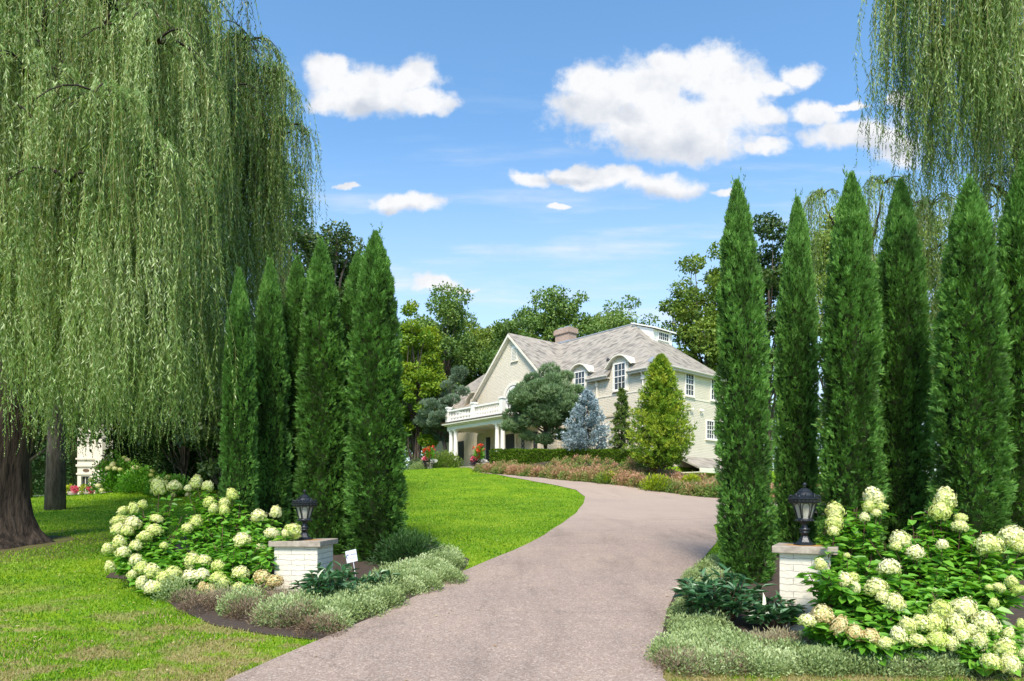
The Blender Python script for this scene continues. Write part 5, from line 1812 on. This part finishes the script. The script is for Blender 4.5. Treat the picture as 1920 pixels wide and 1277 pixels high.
# rake boards and gutters
rk = MA()
for sg in (-1, 1):
    a = (-1.16, GC, 10.09)
    b = (-1.16, GC + sg * (GW + .32), 10.09 - kg * (GW + .32))
    rk.prism([a, b, (b[0], b[1], b[2] - .20), (a[0], a[1], a[2] - .20)], (.05, 0, 0))
    rk.prism([(-1.1, GC, 9.93), (-1.1, GC + sg * (GW + .2), 9.93 - kg * (GW + .2)), (-1.1, GC + sg * (GW + .2), 9.85 - kg * (GW + .2)), (-1.1, GC, 9.85)], (.26, 0, 0))
part(rk, 'rake_board', 'trim', roof)
for (ta, tb) in ((-.36, 1.26), (2.9, 4.8), (6.44, GC - GW - .3)):
    gt = MA().tube([(o_ - .05, ta, zf(o_) - .05), (o_ - .05, tb, zf(o_) - .05)], .07, 8)
    gt.box((o_ - .02, ta + .06, zf(o_) - .22), (-.001, tb, zf(o_) - .10))
    part(gt, 'gutter', 'gutter')
gt = MA().tube([(sc0, -.38, zr(-.32) - .05), (D_ - sc0, -.38, zr(-.32) - .05)], .07, 8)
gt.box((sc0, -.34, zr(-.32) - .22), (D_ - sc0, -.001, zr(-.32) - .10))
part(gt, 'gutter', 'gutter')
for (s, t, z1) in [(-.08, 4.05, 5.75), (-.08, .22, 5.65)]:
    d = MA()
    d.tube([(o_, t, z1), (-.2, t, z1 - .25), (s, t, z1 - .45), (s, t, 0)], .05, 8)
    d.box((s - .09, t - .10, z1 - .55), (s + .07, t + .10, z1 - .32))
    part(d, 'downspout', 'trim')
hp = MA()
hp.tube([(4.4, 4.4, 10.27), (4.4, GC, 10.27)], .07, 6)
hp.tube([(4.4, GC, 10.2), (.15, GC - GW + .35, 6.2)], .05, 6)
part(hp, 'ridge_flashing', 'metal', roof)
# chimney
ch = MA()
ch.box((4.55, 11.2, 8.5), (5.45, 12.75, 11.0))
ch.box((4.50, 11.15, 11.0), (5.50, 12.80, 11.07))
ch.box((4.45, 11.10, 11.07), (5.55, 12.85, 11.42))
ch.box((4.51, 11.16, 11.42), (5.49, 12.79, 11.5))
chim = part(ch, 'chimney', 'chimney', roof)
part(MA().box((4.42, 11.0, 9.6), (4.54, 12.9, 10.40)).box((4.7, 11.4, 11.5), (5.3, 11.9, 11.64)).box((4.7, 12.1, 11.5), (5.3, 12.6, 11.64)), 'chimney_flashing', 'metal', roof)


def PF(a, d, z, c=0.0):      # point on a wall facing -s
    return (c + d, a, z)


def PS(a, d, z, c=0.0):      # point on the wall facing -t
    return (a, c + d, z)


def wbox(ma, Pm, c, a0, a1, d0, d1, z0, z1):
    p, q = Pm(a0, d0, z0, c), Pm(a1, d1, z1, c)
    ma.box(tuple(min(p[i], q[i]) for i in range(3)), tuple(max(p[i], q[i]) for i in range(3)))


def window(Pm, c, a0, a1, z0, z1, cols, rows, sash=True, parent=None, mid=False, sill=True):
    ma = MA()
    w = .085
    wbox(ma, Pm, c, a0, a0 + w, -.07, 0, z0, z1)
    wbox(ma, Pm, c, a1 - w, a1, -.07, 0, z0, z1)
    wbox(ma, Pm, c, a0 + w, a1 - w, -.068, 0, z1 - w, z1)
    wbox(ma, Pm, c, a0 + w, a1 - w, -.068, 0, z0, z0 + w)
    if sash:
        zm = (z0 + z1) / 2
        wbox(ma, Pm, c, a0 + w, a1 - w, -.055, -.01, zm - .03, zm + .03)
    if mid:
        am = (a0 + a1) / 2
        wbox(ma, Pm, c, am - .05, am + .05, -.06, -.01, z0 + w, z1 - w)
    g_ = .014
    for k in range(1, cols):
        a = a0 + w + (a1 - a0 - 2 * w) * k / cols
        wbox(ma, Pm, c, a - g_, a + g_, -.045, -.012, z0 + w, z1 - w)
    for k in range(1, rows):
        z = z0 + w + (z1 - z0 - 2 * w) * k / rows
        wbox(ma, Pm, c, a0 + w, a1 - w, -.043, -.012, z - g_, z + g_)
    o = part(ma, 'window', 'white', parent)
    gl = MA()
    wbox(gl, Pm, c, a0 + w * .8, a1 - w * .8, -.02, -.004, z0 + w * .8, z1 - w * .8)
    part(gl, 'pane', 'glass', o)
    if sill:
        si = MA()
        wbox(si, Pm, c, a0 - .06, a1 + .06, -.12, 0, z0 - .08, z0 - .003)
        part(si, 'sill', 'trim', o)
    return o


# right wall windows
window(PS, -.002, 1.3, 2.3, 4.50, 6.08, 3, 4)
window(PS, -.002, 4.1, 5.15, 4.50, 6.10, 3, 4)
window(PS, -.002, 7.15, 8.2, 4.50, 6.10, 3, 4)
window(PS, -.002, 6.6, 8.5, 1.75, 3.1, 6, 4, mid=True)
window(PS, -.002, 1.6, 3.2, 1.75, 3.1, 6, 4, mid=True)
# arched wall dormers on the front
for tc_ in (2.08, 5.62):
    arch = []
    n = 24
    for k in range(n + 1):
        q = -1 + 2 * k / n
        zz = 6.95 - .95 * (abs(q) ** 2.2) * (1 - .25 * abs(q) ** 6)
        arch.append((tc_ + q * 1.15, zz))
    face = [(tc_ + .72 * (1 if i else -1), 5.9) for i in (0, 1)]
    inner = [(t, z - .07) for t, z in arch if abs(t - tc_) <= .74]
    dm = MA()
    poly = [(-.03, face[0][0], 5.9)] + [(-.03, t, z) for t, z in inner] + [(-.03, face[1][0], 5.9)]
    dm.prism(poly, (.9, 0, 0))
    dorm = part(dm, 'dormer', 'wall')
    hd = MA()
    V = []
    for (t, z) in arch:
        V += [(-.30, t, z), (-.30, t, z - .075), (1.0, t, z), (1.0, t, z - .075)]
    Qs = []
    for k in range(n):
        a, b = k * 4, (k + 1) * 4
        Qs += [(a, a + 2, b + 2, b), (a + 1, b + 1, b + 3, a + 3), (a, b, b + 1, a + 1)]
    hd.add(V, Qs)
    part(hd, 'dormer_hood', 'trim', dorm)
    window(PF, -.033, tc_ - .52, tc_ + .52, 4.66, 6.45, 3, 4, parent=dorm)
    lt = MA().box((-.05, tc_ - .68, 4.55), (-.003, tc_ - .53, 6.2)).box((-.05, tc_ + .53, 4.55), (-.003, tc_ + .68, 6.2))
    part(lt, 'dormer_casing', 'trim', dorm)
# small vent hoods on the slates
part(MA().lathe([(.12, 0), (.12, .12), (.05, .2)], 10, c=(1.0, 4.0, zf(1.0) - .02)), 'roof_vent', 'black', roof)
# shed dormer on the right hip
sd = MA()
t_d = 2.6
s0, s1 = 4.15, 6.35
zb_ = zr(t_d) - .25
zt_ = 9.50
sd.prism([(s0, t_d, zb_), (s0, t_d, zt_), (s0, 4.35, 10.12), (s0, 4.35, 9.0)], (s1 - s0, 0, 0))
shed = part(sd, 'shed_dormer', 'white')
cl = MA()
for k in range(6):
    z = zb_ + .25 + k * .16
    if z < zt_ - .05:
        cl.box((s0 - .012, t_d + .02, z), (s0 - .001, t_d + .25 + k * .22, z + .015))
        cl.box((s0, t_d - .014, z), (s0 + .35, t_d - .001, z + .015))
part(cl, 'siding_shadow_boards', 'trim', shed)
sr = MA()
sr.prism([(s0 - .15, t_d - .28, zt_ - .03), (s0 - .15, 4.45, 10.22), (s0 - .15, 4.45, 10.30), (s0 - .15, t_d - .28, zt_ + .07)], (s1 - s0 + .3, 0, 0))
part(sr, 'dormer_roof', 'white', shed)
window(PS, t_d - .003, 4.65, 5.95, zt_ - .72, zt_ - .06, 5, 2, sash=False, parent=shed, sill=False)
# little kicked roof return above the corner
part(MA().prism([(-.1, -.5, 6.05), (.9, -.5, 6.3), (.55, -.02, 6.52), (.1, -.02, 6.2)], (0, 0, .05)), 'corner_flashing', 'metal', roof)
# security floods on the right wall
for s_ in (4.75, 5.95):
    fx = MA().box((s_ - .06, -.06, 3.62), (s_ + .06, -.002, 3.76))
    for q in (-.1, .1):
        fx.lathe([(.02, -.09), (.07, -.05), (.075, .03), (.02, .07)], 10, c=(s_ + q, -.16, 3.66))
    part(fx, 'flood_light', 'white')
# garage lean-to at the foot of the right wall
gr_ = MA()
gr_.prism([(3.0, -1.9, -.52), (3.0, 0, .34), (3.0, 0, .44), (3.0, -1.9, -.40)], (6.5, 0, 0))
gar = part(gr_, 'garage_roof', 'roof')
part(MA().box((2.95, -1.96, -.72), (9.5, -1.88, -.42)).box((3.0, -1.86, -.72), (9.5, -.01, -.66)), 'fascia', 'trim', gar)
for s_ in (3.1, 5.9, 9.0):
    part(MA().box((s_, -1.2, -3.0), (s_ + .4, -.01, -.72)), 'garage_pier', 'stucco')
part(MA().box((3.5, -.30, -3.0), (5.9, -.22, -.78)), 'garage_door', 'trim')
part(MA().box((6.3, -.30, -3.0), (9.0, -.22, -.78)), 'garage_door', 'trim')
part(MA().lathe([(.14, 0), (.16, .08), (.06, .16)], 10, c=(7.3, -1.0, .02)), 'roof_vent', 'black', gar)

# gable: louvre and arched window
lv = MA()
wbox(lv, PF, -.843, GC - .32 - .45, GC + .32 - .45, -.05, 0, 8.05, 9.15)
louv = part(lv, 'louvre_frame', 'white')
lv = MA()
for k in range(9):
    z = 8.13 + k * .108
    lv.prism([(-.90, GC - .25 - .45, z), (-.90, GC + .25 - .45, z), (-.94, GC + .25 - .45, z - .05), (-.94, GC - .25 - .45, z - .05)], (.012, 0, .012))
part(lv, 'louvre_blades', 'trim', louv)
part(MA().box((-.96, GC - .85, 7.95), (-.845, GC - .05, 8.04)), 'louvre_sill', 'trim', louv)
ac = GC - .35
az_ = 5.25
am = MA()
n = 20
rin, rout = .98, 1.22
V = []
pts_in = [(rin * math.cos(math.pi * k / n), az_ + rin * math.sin(math.pi * k / n)) for k in range(n + 1)]
pts_out = [(rout * math.cos(math.pi * k / n), az_ + rout * math.sin(math.pi * k / n)) for k in range(n + 1)]
pts_in = [(rin, 3.0)] + pts_in + [(-rin, 3.0)]
pts_out = [(rout, 3.0)] + pts_out + [(-rout, 3.0)]
for (a, b) in zip(pts_in, pts_out):
    V += [(-.93, ac + a[0], a[1]), (-.93, ac + b[0], b[1]), (-.845, ac + b[0], b[1]), (-.845, ac + a[0], a[1])]
Qs = []
for k in range(len(pts_in) - 1):
    for j in range(4):
        Qs.append((k * 4 + j, k * 4 + (j + 1) % 4, (k + 1) * 4 + (j + 1) % 4, (k + 1) * 4 + j))
am.add(V, Qs)
arc_o = part(am, 'arch_surround', 'trim')
am = MA().prism([(-.875, ac + a[0] * .99, a[1]) for a in pts_in], (.03, 0, 0))
part(am, 'arch_infill', 'white', arc_o)
am = MA().prism([(-.885, ac + .62, 3.1)] + [(-.885, ac + .62 * math.cos(math.pi * k / 16), az_ + .62 * math.sin(math.pi * k / 16)) for k in range(17)] + [(-.885, ac - .62, 3.1)], (.008, 0, 0))
aw = part(am, 'arched_window', 'glass')
mu = MA()
for q in (-.31, 0, .31):
    mu.box((-.91, ac + q - .018, 3.1), (-.887, ac + q + .018, az_ + .6 * (1 - abs(q) * .9)))
for z in (3.6, 4.1, 4.6, 5.1, 5.45):
    mu.box((-.908, ac - .6, z - .018), (-.888, ac + .6, z + .018))
mu.box((-.915, ac - .04, 3.1), (-.886, ac + .04, az_))
part(mu, 'muntins', 'white', aw)

# left wing details
part(MA().box((-.06, 19.2, 1.0), (-.003, 20.2, 2.6)), 'shutter', 'black')
for tc_ in (17.6, 22.0):
    arch = [(tc_ + q * 1.15, 6.55 - .95 * abs(q) ** 2.2) for q in np.linspace(-1, 1, 21)]
    hd = MA()
    V = []
    for (t, z) in arch:
        V += [(-.30, t, z), (-.30, t, z - .075), (1.2, t, z), (1.2, t, z - .075)]
    Qs = []
    for k in range(20):
        a, b = k * 4, (k + 1) * 4
        Qs += [(a, a + 2, b + 2, b), (a + 1, b + 1, b + 3, a + 3), (a, b, b + 1, a + 1)]
    hd.add(V, Qs)
    dm = MA().prism([(-.03, tc_ - .72, 5.4)] + [(-.03, t, z - .07) for t, z in arch if abs(t - tc_) < .74] + [(-.03, tc_ + .72, 5.4)], (.9, 0, 0))
    dorm = part(dm, 'dormer', 'wall')
    part(hd, 'dormer_hood', 'trim', dorm)
    window(PF, -.033, tc_ - .52, tc_ + .52, 4.2, 6.0, 3, 4, parent=dorm)
gt = MA().tube([(o_ - .05, GC + GW + .3, zl(o_) - .05), (o_ - .05, T1 + .3, zl(o_) - .05)], .07, 8)
part(gt, 'gutter', 'gutter')

# ground floor openings seen under the porch and below the pine
def diamond_window(c, t0, t1, z0, z1):
    o = part(MA().box((c - .05, t0, z0), (c - .003, t1, z1)), 'leaded_window', 'trim')
    part(MA().box((c - .060, t0 + .07, z0 + .07), (c - .052, t1 - .07, z1 - .07)), 'pane', 'glass', o)
    m_ = MA()
    a, b = t0 + .07, t1 - .07
    nz_ = max(2, int((z1 - z0) / .35))
    for k in range(nz_):
        za, zb = z0 + .07 + (z1 - z0 - .14) * k / nz_, z0 + .07 + (z1 - z0 - .14) * (k + 1) / nz_
        m_.tube([(c - .066, a, za), (c - .066, b, zb)], .010, 4)
        m_.tube([(c - .066, b, za), (c - .066, a, zb)], .010, 4)
    part(m_, 'leading', 'trim', o)


diamond_window(-.842, 10.35, 10.9, .75, 2.35)
diamond_window(-.842, 13.3, 13.85, .75, 2.35)
door = part(MA().box((-.92, 11.35, .12), (-.845, 12.75, 2.75)), 'door_casing', 'trim')
part(MA().box((-.95, 11.55, .15), (-.925, 12.55, 2.55)), 'front_door', 'black', door)
part(MA().box((-.92, 14.55, .6), (-.845, 15.0, 2.5)), 'shutter', 'black')
part(MA().box((-.92, 9.1, .6), (-.845, 9.45, 2.5)), 'shutter', 'black')
diamond_window(-.002, 6.3, 6.9, 1.0, 2.1)
window(PF, -.002, 3.2, 4.2, .9, 2.6, 3, 4)
fr_p = MA()
for t in (5.2, 7.4):
    fr_p.box((-.06, t, .0), (-.003, t + .10, 3.0))
fr_p.box((-.06, .4, 3.0), (-.003, 7.7, 3.12))
part(fr_p, 'wall_panelling', 'stucco')

# ------------------------------------------------------------------ porch (part of the house)
S0, S1 = -4.35, -.85
TA, TB = 8.85, 15.45
part(MA().box((S0 - .35, TA - .35, -.6), (S1 - .002, TB + .35, .0)), 'porch_floor', 'stone')
for k in range(2):
    part(MA().box((S0 - .75 - .38 * k, 10.3 - .2 * k, -.75), (S0 - .352 - .38 * k, 14.2 + .2 * k, -.16 - .17 * k)), 'porch_step', 'stone')
cols = [(S0 + .22, TA + .22), (S0 + .22, TA + .82), (S0 + .22, TB - .22), (S0 + .22, TB - .82)]
CH = 2.86
first = None
for (s, t) in cols:
    if first is None:
        c = MA()
        c.lathe([(.165, .14), (.17, .9), (.155, 1.8), (.135, CH - .32)], 28, flute=14, fl_depth=.022)
        col_ = part(c, 'column', 'white')
        part(MA().box((-.23, -.23, 0), (.23, .23, .07)).lathe([(.215, .07), (.225, .10), (.19, .135), (.175, .15)], 24), 'column_base', 'white', col_)
        cpm = MA().lathe([(.14, CH - .33), (.16, CH - .315), (.14, CH - .30), (.15, CH - .22), (.19, CH - .10), (.21, CH - .06)], 24, flute=8, fl_depth=.05)
        cpm.box((-.21, -.21, CH - .06), (.21, .21, CH))
        part(cpm, 'column_capital', 'white', col_)
        col_.location = (s, t, 0)
        first = col_
    else:
        c = copy_tree(first, house)
        c.location = (s, t, 0)
en = MA()
en.box((S0, TA, CH), (S0 + .42, TB, CH + .38))
en.box((S0 + .422, TA, CH), (S1, TA + .42, CH + .38))
en.box((S0 + .422, TB - .42, CH), (S1, TB, CH + .38))
ent = part(en, 'entablature', 'trim')
part(MA().box((S0 - .30, TA - .30, CH + .382), (S1, TB + .30, CH + .50)).box((S0 - .16, TA - .16, CH + .30), (S0 - .002, TB + .16, CH + .38)).box((S0, TA - .16, CH + .30), (S1, TA - .002, CH + .38)), 'cornice', 'trim', ent)
part(MA().box((S0 - .34, TA - .34, CH + .502), (S1, TB + .34, CH + .56)), 'deck_edge', 'stem', ent)
part(MA().box((S0 + .43, TA + .43, CH + .28), (S1 - .01, TB - .43, CH + .33)), 'porch_ceiling', 'white')
ZB = CH + .56
bal = part(MA().box((S0 - .02, TA - .02, ZB + .06), (S0 + .16, TB + .02, ZB + .17)).box((S0 + .162, TA - .02, ZB + .06), (S1, TA + .14, ZB + .17)).box((S0 + .162, TB - .14, ZB + .06), (S1, TB + .02, ZB + .17))
           .box((S0 - .04, TA - .04, ZB + .82), (S0 + .18, TB + .04, ZB + .94)).box((S0 + .182, TA - .04, ZB + .82), (S1, TA + .16, ZB + .94)).box((S0 + .182, TB - .16, ZB + .82), (S1, TB + .04, ZB + .94)), 'balustrade', 'white')
posts = [(S0 + .07, TA + .06), (S0 + .07, (TA + TB) / 2), (S0 + .07, TB - .06), (S1 - .3, TA + .06), (S1 - .3, TB - .06)]
for (s, t) in posts:
    part(MA().box((s - .17, t - .17, ZB), (s + .17, t + .17, ZB + 1.08)).box((s - .22, t - .22, ZB + 1.08), (s + .22, t + .22, ZB + 1.16)).box((s - .19, t - .19, ZB + 1.16), (s + .19, t + .19, ZB + 1.20)), 'balustrade_post', 'white', bal)
bal_pts = []
for t in np.arange(TA + .32, TB - .25, .19):
    if abs(t - (TA + TB) / 2) > .22:
        bal_pts.append((S0 + .07, t))
for s in np.arange(S0 + .34, S1 - .45, .19):
    bal_pts.append((s, TA + .06))
b0 = None
for (s, t) in bal_pts:
    if b0 is None:
        b0 = part(MA().lathe([(.05, .17), (.05, .20), (.028, .23), (.055, .36), (.058, .42), (.03, .55), (.025, .70), (.045, .76), (.05, .82)], 8), 'baluster', 'white', bal)
        o = b0
    else:
        o = b0.copy()
        COL.objects.link(o)
        o.parent = bal
    o.location = (s, t, ZB)
part(MA().lathe([(.03, .35), (.03, .25), (.16, .18), (.20, .10), (.15, .02), (.04, -.03)], 14, c=(S0 + 1.7, 10.6, CH - .07)), 'porch_lamp', 'iron')


def hpt(s, t, z=0):
    return Vector((C0[0] + s * AX_S[0] + t * AX_T[0], C0[1] + s * AX_S[1] + t * AX_T[1], HZ + z))


# ------------------------------------------------------------------ planters and chairs by the porch
def flower_planter(p, label, seed, s=1.0):
    rg = np.random.default_rng(seed)
    root = empty('flower_planter', tuple(p), 0, label, 'planter')
    MA().lathe([(.20 * s, 0), (.22 * s, .05), (.18 * s, .1), (.28 * s, .40 * s), (.33 * s, .46 * s), (.30 * s, .47 * s)], 16).build('pot', M['planter'], root, smooth=True)
    z0 = .45 * s

    def puff(name, mat, n, c, r, h, L, Wd):
        d = unit(rg.normal(size=(n, 3)))
        P = np.array(c) + d * rg.uniform(.3, 1, (n, 1)) * np.array([r, r, h])
        ma = MA()
        leaves(ma, P, d + np.array([0, 0, .4]), L, Wd)
        ma.build(name, M[mat], root)
    puff('purple_foliage', 'purple', 520, (-.1, -.1, z0), .46 * s, .30 * s, .13, .05)
    puff('white_flowers', 'white_fl', 260, (.30 * s, -.15, z0 + .12), .30 * s, .14 * s, .07, .06)
    puff('green_leaves', 'hydleaf', 420, (0, 0, z0 + .55 * s), .28 * s, .55 * s, .22, .07)
    puff('pink_flowers', 'pink', 150, (-.32 * s, -.1, z0 + .28), .22 * s, .16 * s, .11, .10)
    ma = MA()
    for k in range(24):
        c = np.array([rg.normal(0, .17 * s), rg.normal(0, .17 * s), z0 + rg.uniform(.35, 1.25) * s])
        q = 14
        leaves(ma, np.repeat(c[None], q, 0) + rg.normal(0, .03, (q, 3)), rg.normal(size=(q, 3)), .13, .09)
    ma.build('red_flowers', M['red'], root)
    return root


p = hpt(-5.6, 10.2)
p.z = ground(p.x, p.y)
flower_planter(at(898, 872, 42.6) - Vector((0, 0, .35)), 'planter of red cannas, white and purple plants at the foot of the right porch columns', 401, 1.0)
q_ = at(806, 878, 46.0)
q_.z = ground(q_.x, q_.y)
flower_planter(q_, 'planter of red cannas over dark purple foliage left of the porch', 402, .95)


def iron_chair(p, rz, label):
    root = empty('iron_chair', tuple(p), rz, label, 'chair', 'black iron chairs on the porch')
    MA().box((-.24, -.24, .42), (.24, .24, .46)).build('seat', M['iron'], root)
    bk = MA()
    bk.tube([(-.24, .24, .44), (-.25, .30, .80), (-.12, .33, 1.0), (.12, .33, 1.0), (.25, .30, .80), (.24, .24, .44)], .018, 6)
    for k in range(5):
        bk.tube([(-.16 + k * .08, .25, .46), (-.16 + k * .08, .325, .96)], .012, 5)
    bk.build('backrest', M['iron'], root)
    for sx_ in (-.21, .21):
        for sy_ in (-.21, .21):
            MA().tube([(sx_, sy_, .43), (sx_ * 1.12, sy_ * 1.12, 0)], .016, 6).build('leg', M['iron'], root)
        MA().tube([(sx_ * 1.1, .24, .66), (sx_ * 1.1, -.18, .66), (sx_ * 1.05, -.21, .43)], .016, 6).build('armrest', M['iron'], root)
    return root


iron_chair(hpt(-2.6, 14.3), HA + 2.2, 'black iron chair on the porch nearest the left pair of columns')
iron_chair(hpt(-2.3, 13.2), HA + 1.4, 'black iron chair on the porch nearer the front door')
# long terrace pot with golden plant at the right end of the border
x, y = (1295 - 960) / 1200 * 30.3, 30.3
zg = ground(x, y)
root = empty('stone_planter', (x, y, zg - .1), .3, 'pale fluted stone planter with yellow plants in the border below the garage', 'planter')
MA().lathe([(.26, 0), (.30, .05), (.26, .10), (.30, .50), (.36, .56), (.36, .64), (.30, .65)], 24, flute=12, fl_depth=.03).build('pot', M['planter'], root, smooth=True)
d = unit(R.normal(size=(900, 3)))
d[:, 2] = abs(d[:, 2])
ma = MA()
leaves(ma, d * R.uniform(.2, 1, (900, 1)) * np.array([.5, .4, .38]) + np.array([0, 0, .62]), d + np.array([0, 0, .6]), .12, .04)
ma.build('foliage', M['yellow'], root)
# low retaining wall behind the border
rw = empty('retaining_wall', tuple(hpt(-3.5, -3.2, 0))[:2] + (2.0,), HA, 'low pale stone retaining wall behind the border below the garage', 'wall')
MA().box((-.15, -5.5, -1), (.15, 0, .62)).build('wall', M['conc'], rw)
MA().box((-.2, -5.55, .622), (.2, .05, .70)).build('coping', M['stone'], rw)

# ------------------------------------------------------------------ neighbouring stone house, far left
NY = 47.0
nxp = lambda u: (u - 960) / 1200 * NY
nzp = lambda v: CZ + (940 - v) / 1200 * NY
ox, oz = nxp(150), 1.7
nh = empty('stone_house', (ox, NY, oz), 0, 'pale cream stone house glimpsed through the gap under the big willow', 'house')
X = lambda u: nxp(u) - ox
Z = lambda v: nzp(v) - oz


def npart(ma, name, mat, parent=None):
    return ma.build(name, M[mat], parent or nh)


w_ = MA()
w_.box((X(145), 0, -.3), (X(152), 5, Z(700)))
w_.box((X(152), 0, Z(893)), (X(168), .6, Z(700)))
w_.box((X(168), 0, -.3), (X(182), 5, Z(700)))
w_.box((X(152), .61, -.3), (X(168), 5, Z(700)))
w_.box((X(206), .4, -.3), (X(420), 6, Z(700)))
npart(w_, 'wall', 'limestone')
npart(MA().prism([(X(182.2), -.25, -.3), (X(199), -.45, -.3), (X(206), .35, -.3), (X(206), 1, -.3), (X(182.2), 1, -.3)], (0, 0, Z(700) + .3)), 'corner_turret', 'limestone')
npart(MA().box((X(144), -.12, Z(875)), (X(181), -.002, Z(871))).box((X(144), -.08, Z(890)), (X(181), -.002, Z(887))).box((X(144), -.14, Z(862)), (X(181), -.002, Z(859))), 'string_course', 'limestone')
dn = npart(MA().box((X(152.3), .2, -.3), (X(167.7), .3, Z(893))), 'doorway', 'black')
npart(MA().box((X(157), .15, .0), (X(158.2), .198, Z(895))).box((X(163.5), .12, .0), (X(167), .198, Z(895))), 'door_curtain', 'limestone', dn)
npart(MA().lathe([(.02, 0), (.36, 0), (.36, .05), (.02, .05)], 20), 'oval_ornament', 'stem').matrix_local = Matrix.Translation((X(161.5), -.003, Z(882))) @ Matrix.Rotation(rad(90), 4, 'X') @ Matrix.Diagonal((.62, .3, 1, 1))
for u0 in (217, 232):
    wn_ = npart(MA().box((X(u0), .33, Z(866)), (X(u0 + 11), .398, Z(838))), 'window_frame', 'limestone')
    npart(MA().box((X(u0 + 1.5), .30, Z(865)), (X(u0 + 9.5), .328, Z(839))), 'window_pane', 'glass', wn_)
npart(MA().prism([(X(140), -.6, Z(700)), (X(430), -.6, Z(700)), (X(410), 3, Z(620)), (X(160), 3, Z(620))], (0, .2, 0)), 'roof', 'roof')
# flower pots in front of it
for (u, seed, lab) in [(136, 411, 'pot of pink and green plants left of the stone house doorway'), (166, 412, 'pot of pink and yellow flowers in front of the stone house doorway')]:
    p = at(u, 920, 43)
    rg = np.random.default_rng(seed)
    root = empty('flower_pot', (p.x, p.y, 1.75), 0, lab, 'flower pot')
    MA().lathe([(.2, 0), (.3, .35), (.33, .45), (.3, .46)], 14).build('pot', M['planter'], root, smooth=True)
    for (nm, mt, c, r_) in (('green_leaves', 'yellow', (-.2, 0, .55), .36), ('pink_flowers', 'pink', (.2, -.1, .6), .20)):
        d = unit(rg.normal(size=(260, 3)))
        ma = MA()
        leaves(ma, np.array(c) + d * rg.uniform(.3, 1, (260, 1)) * r_, d, .14, .09)
        ma.build(nm, M[mt], root)
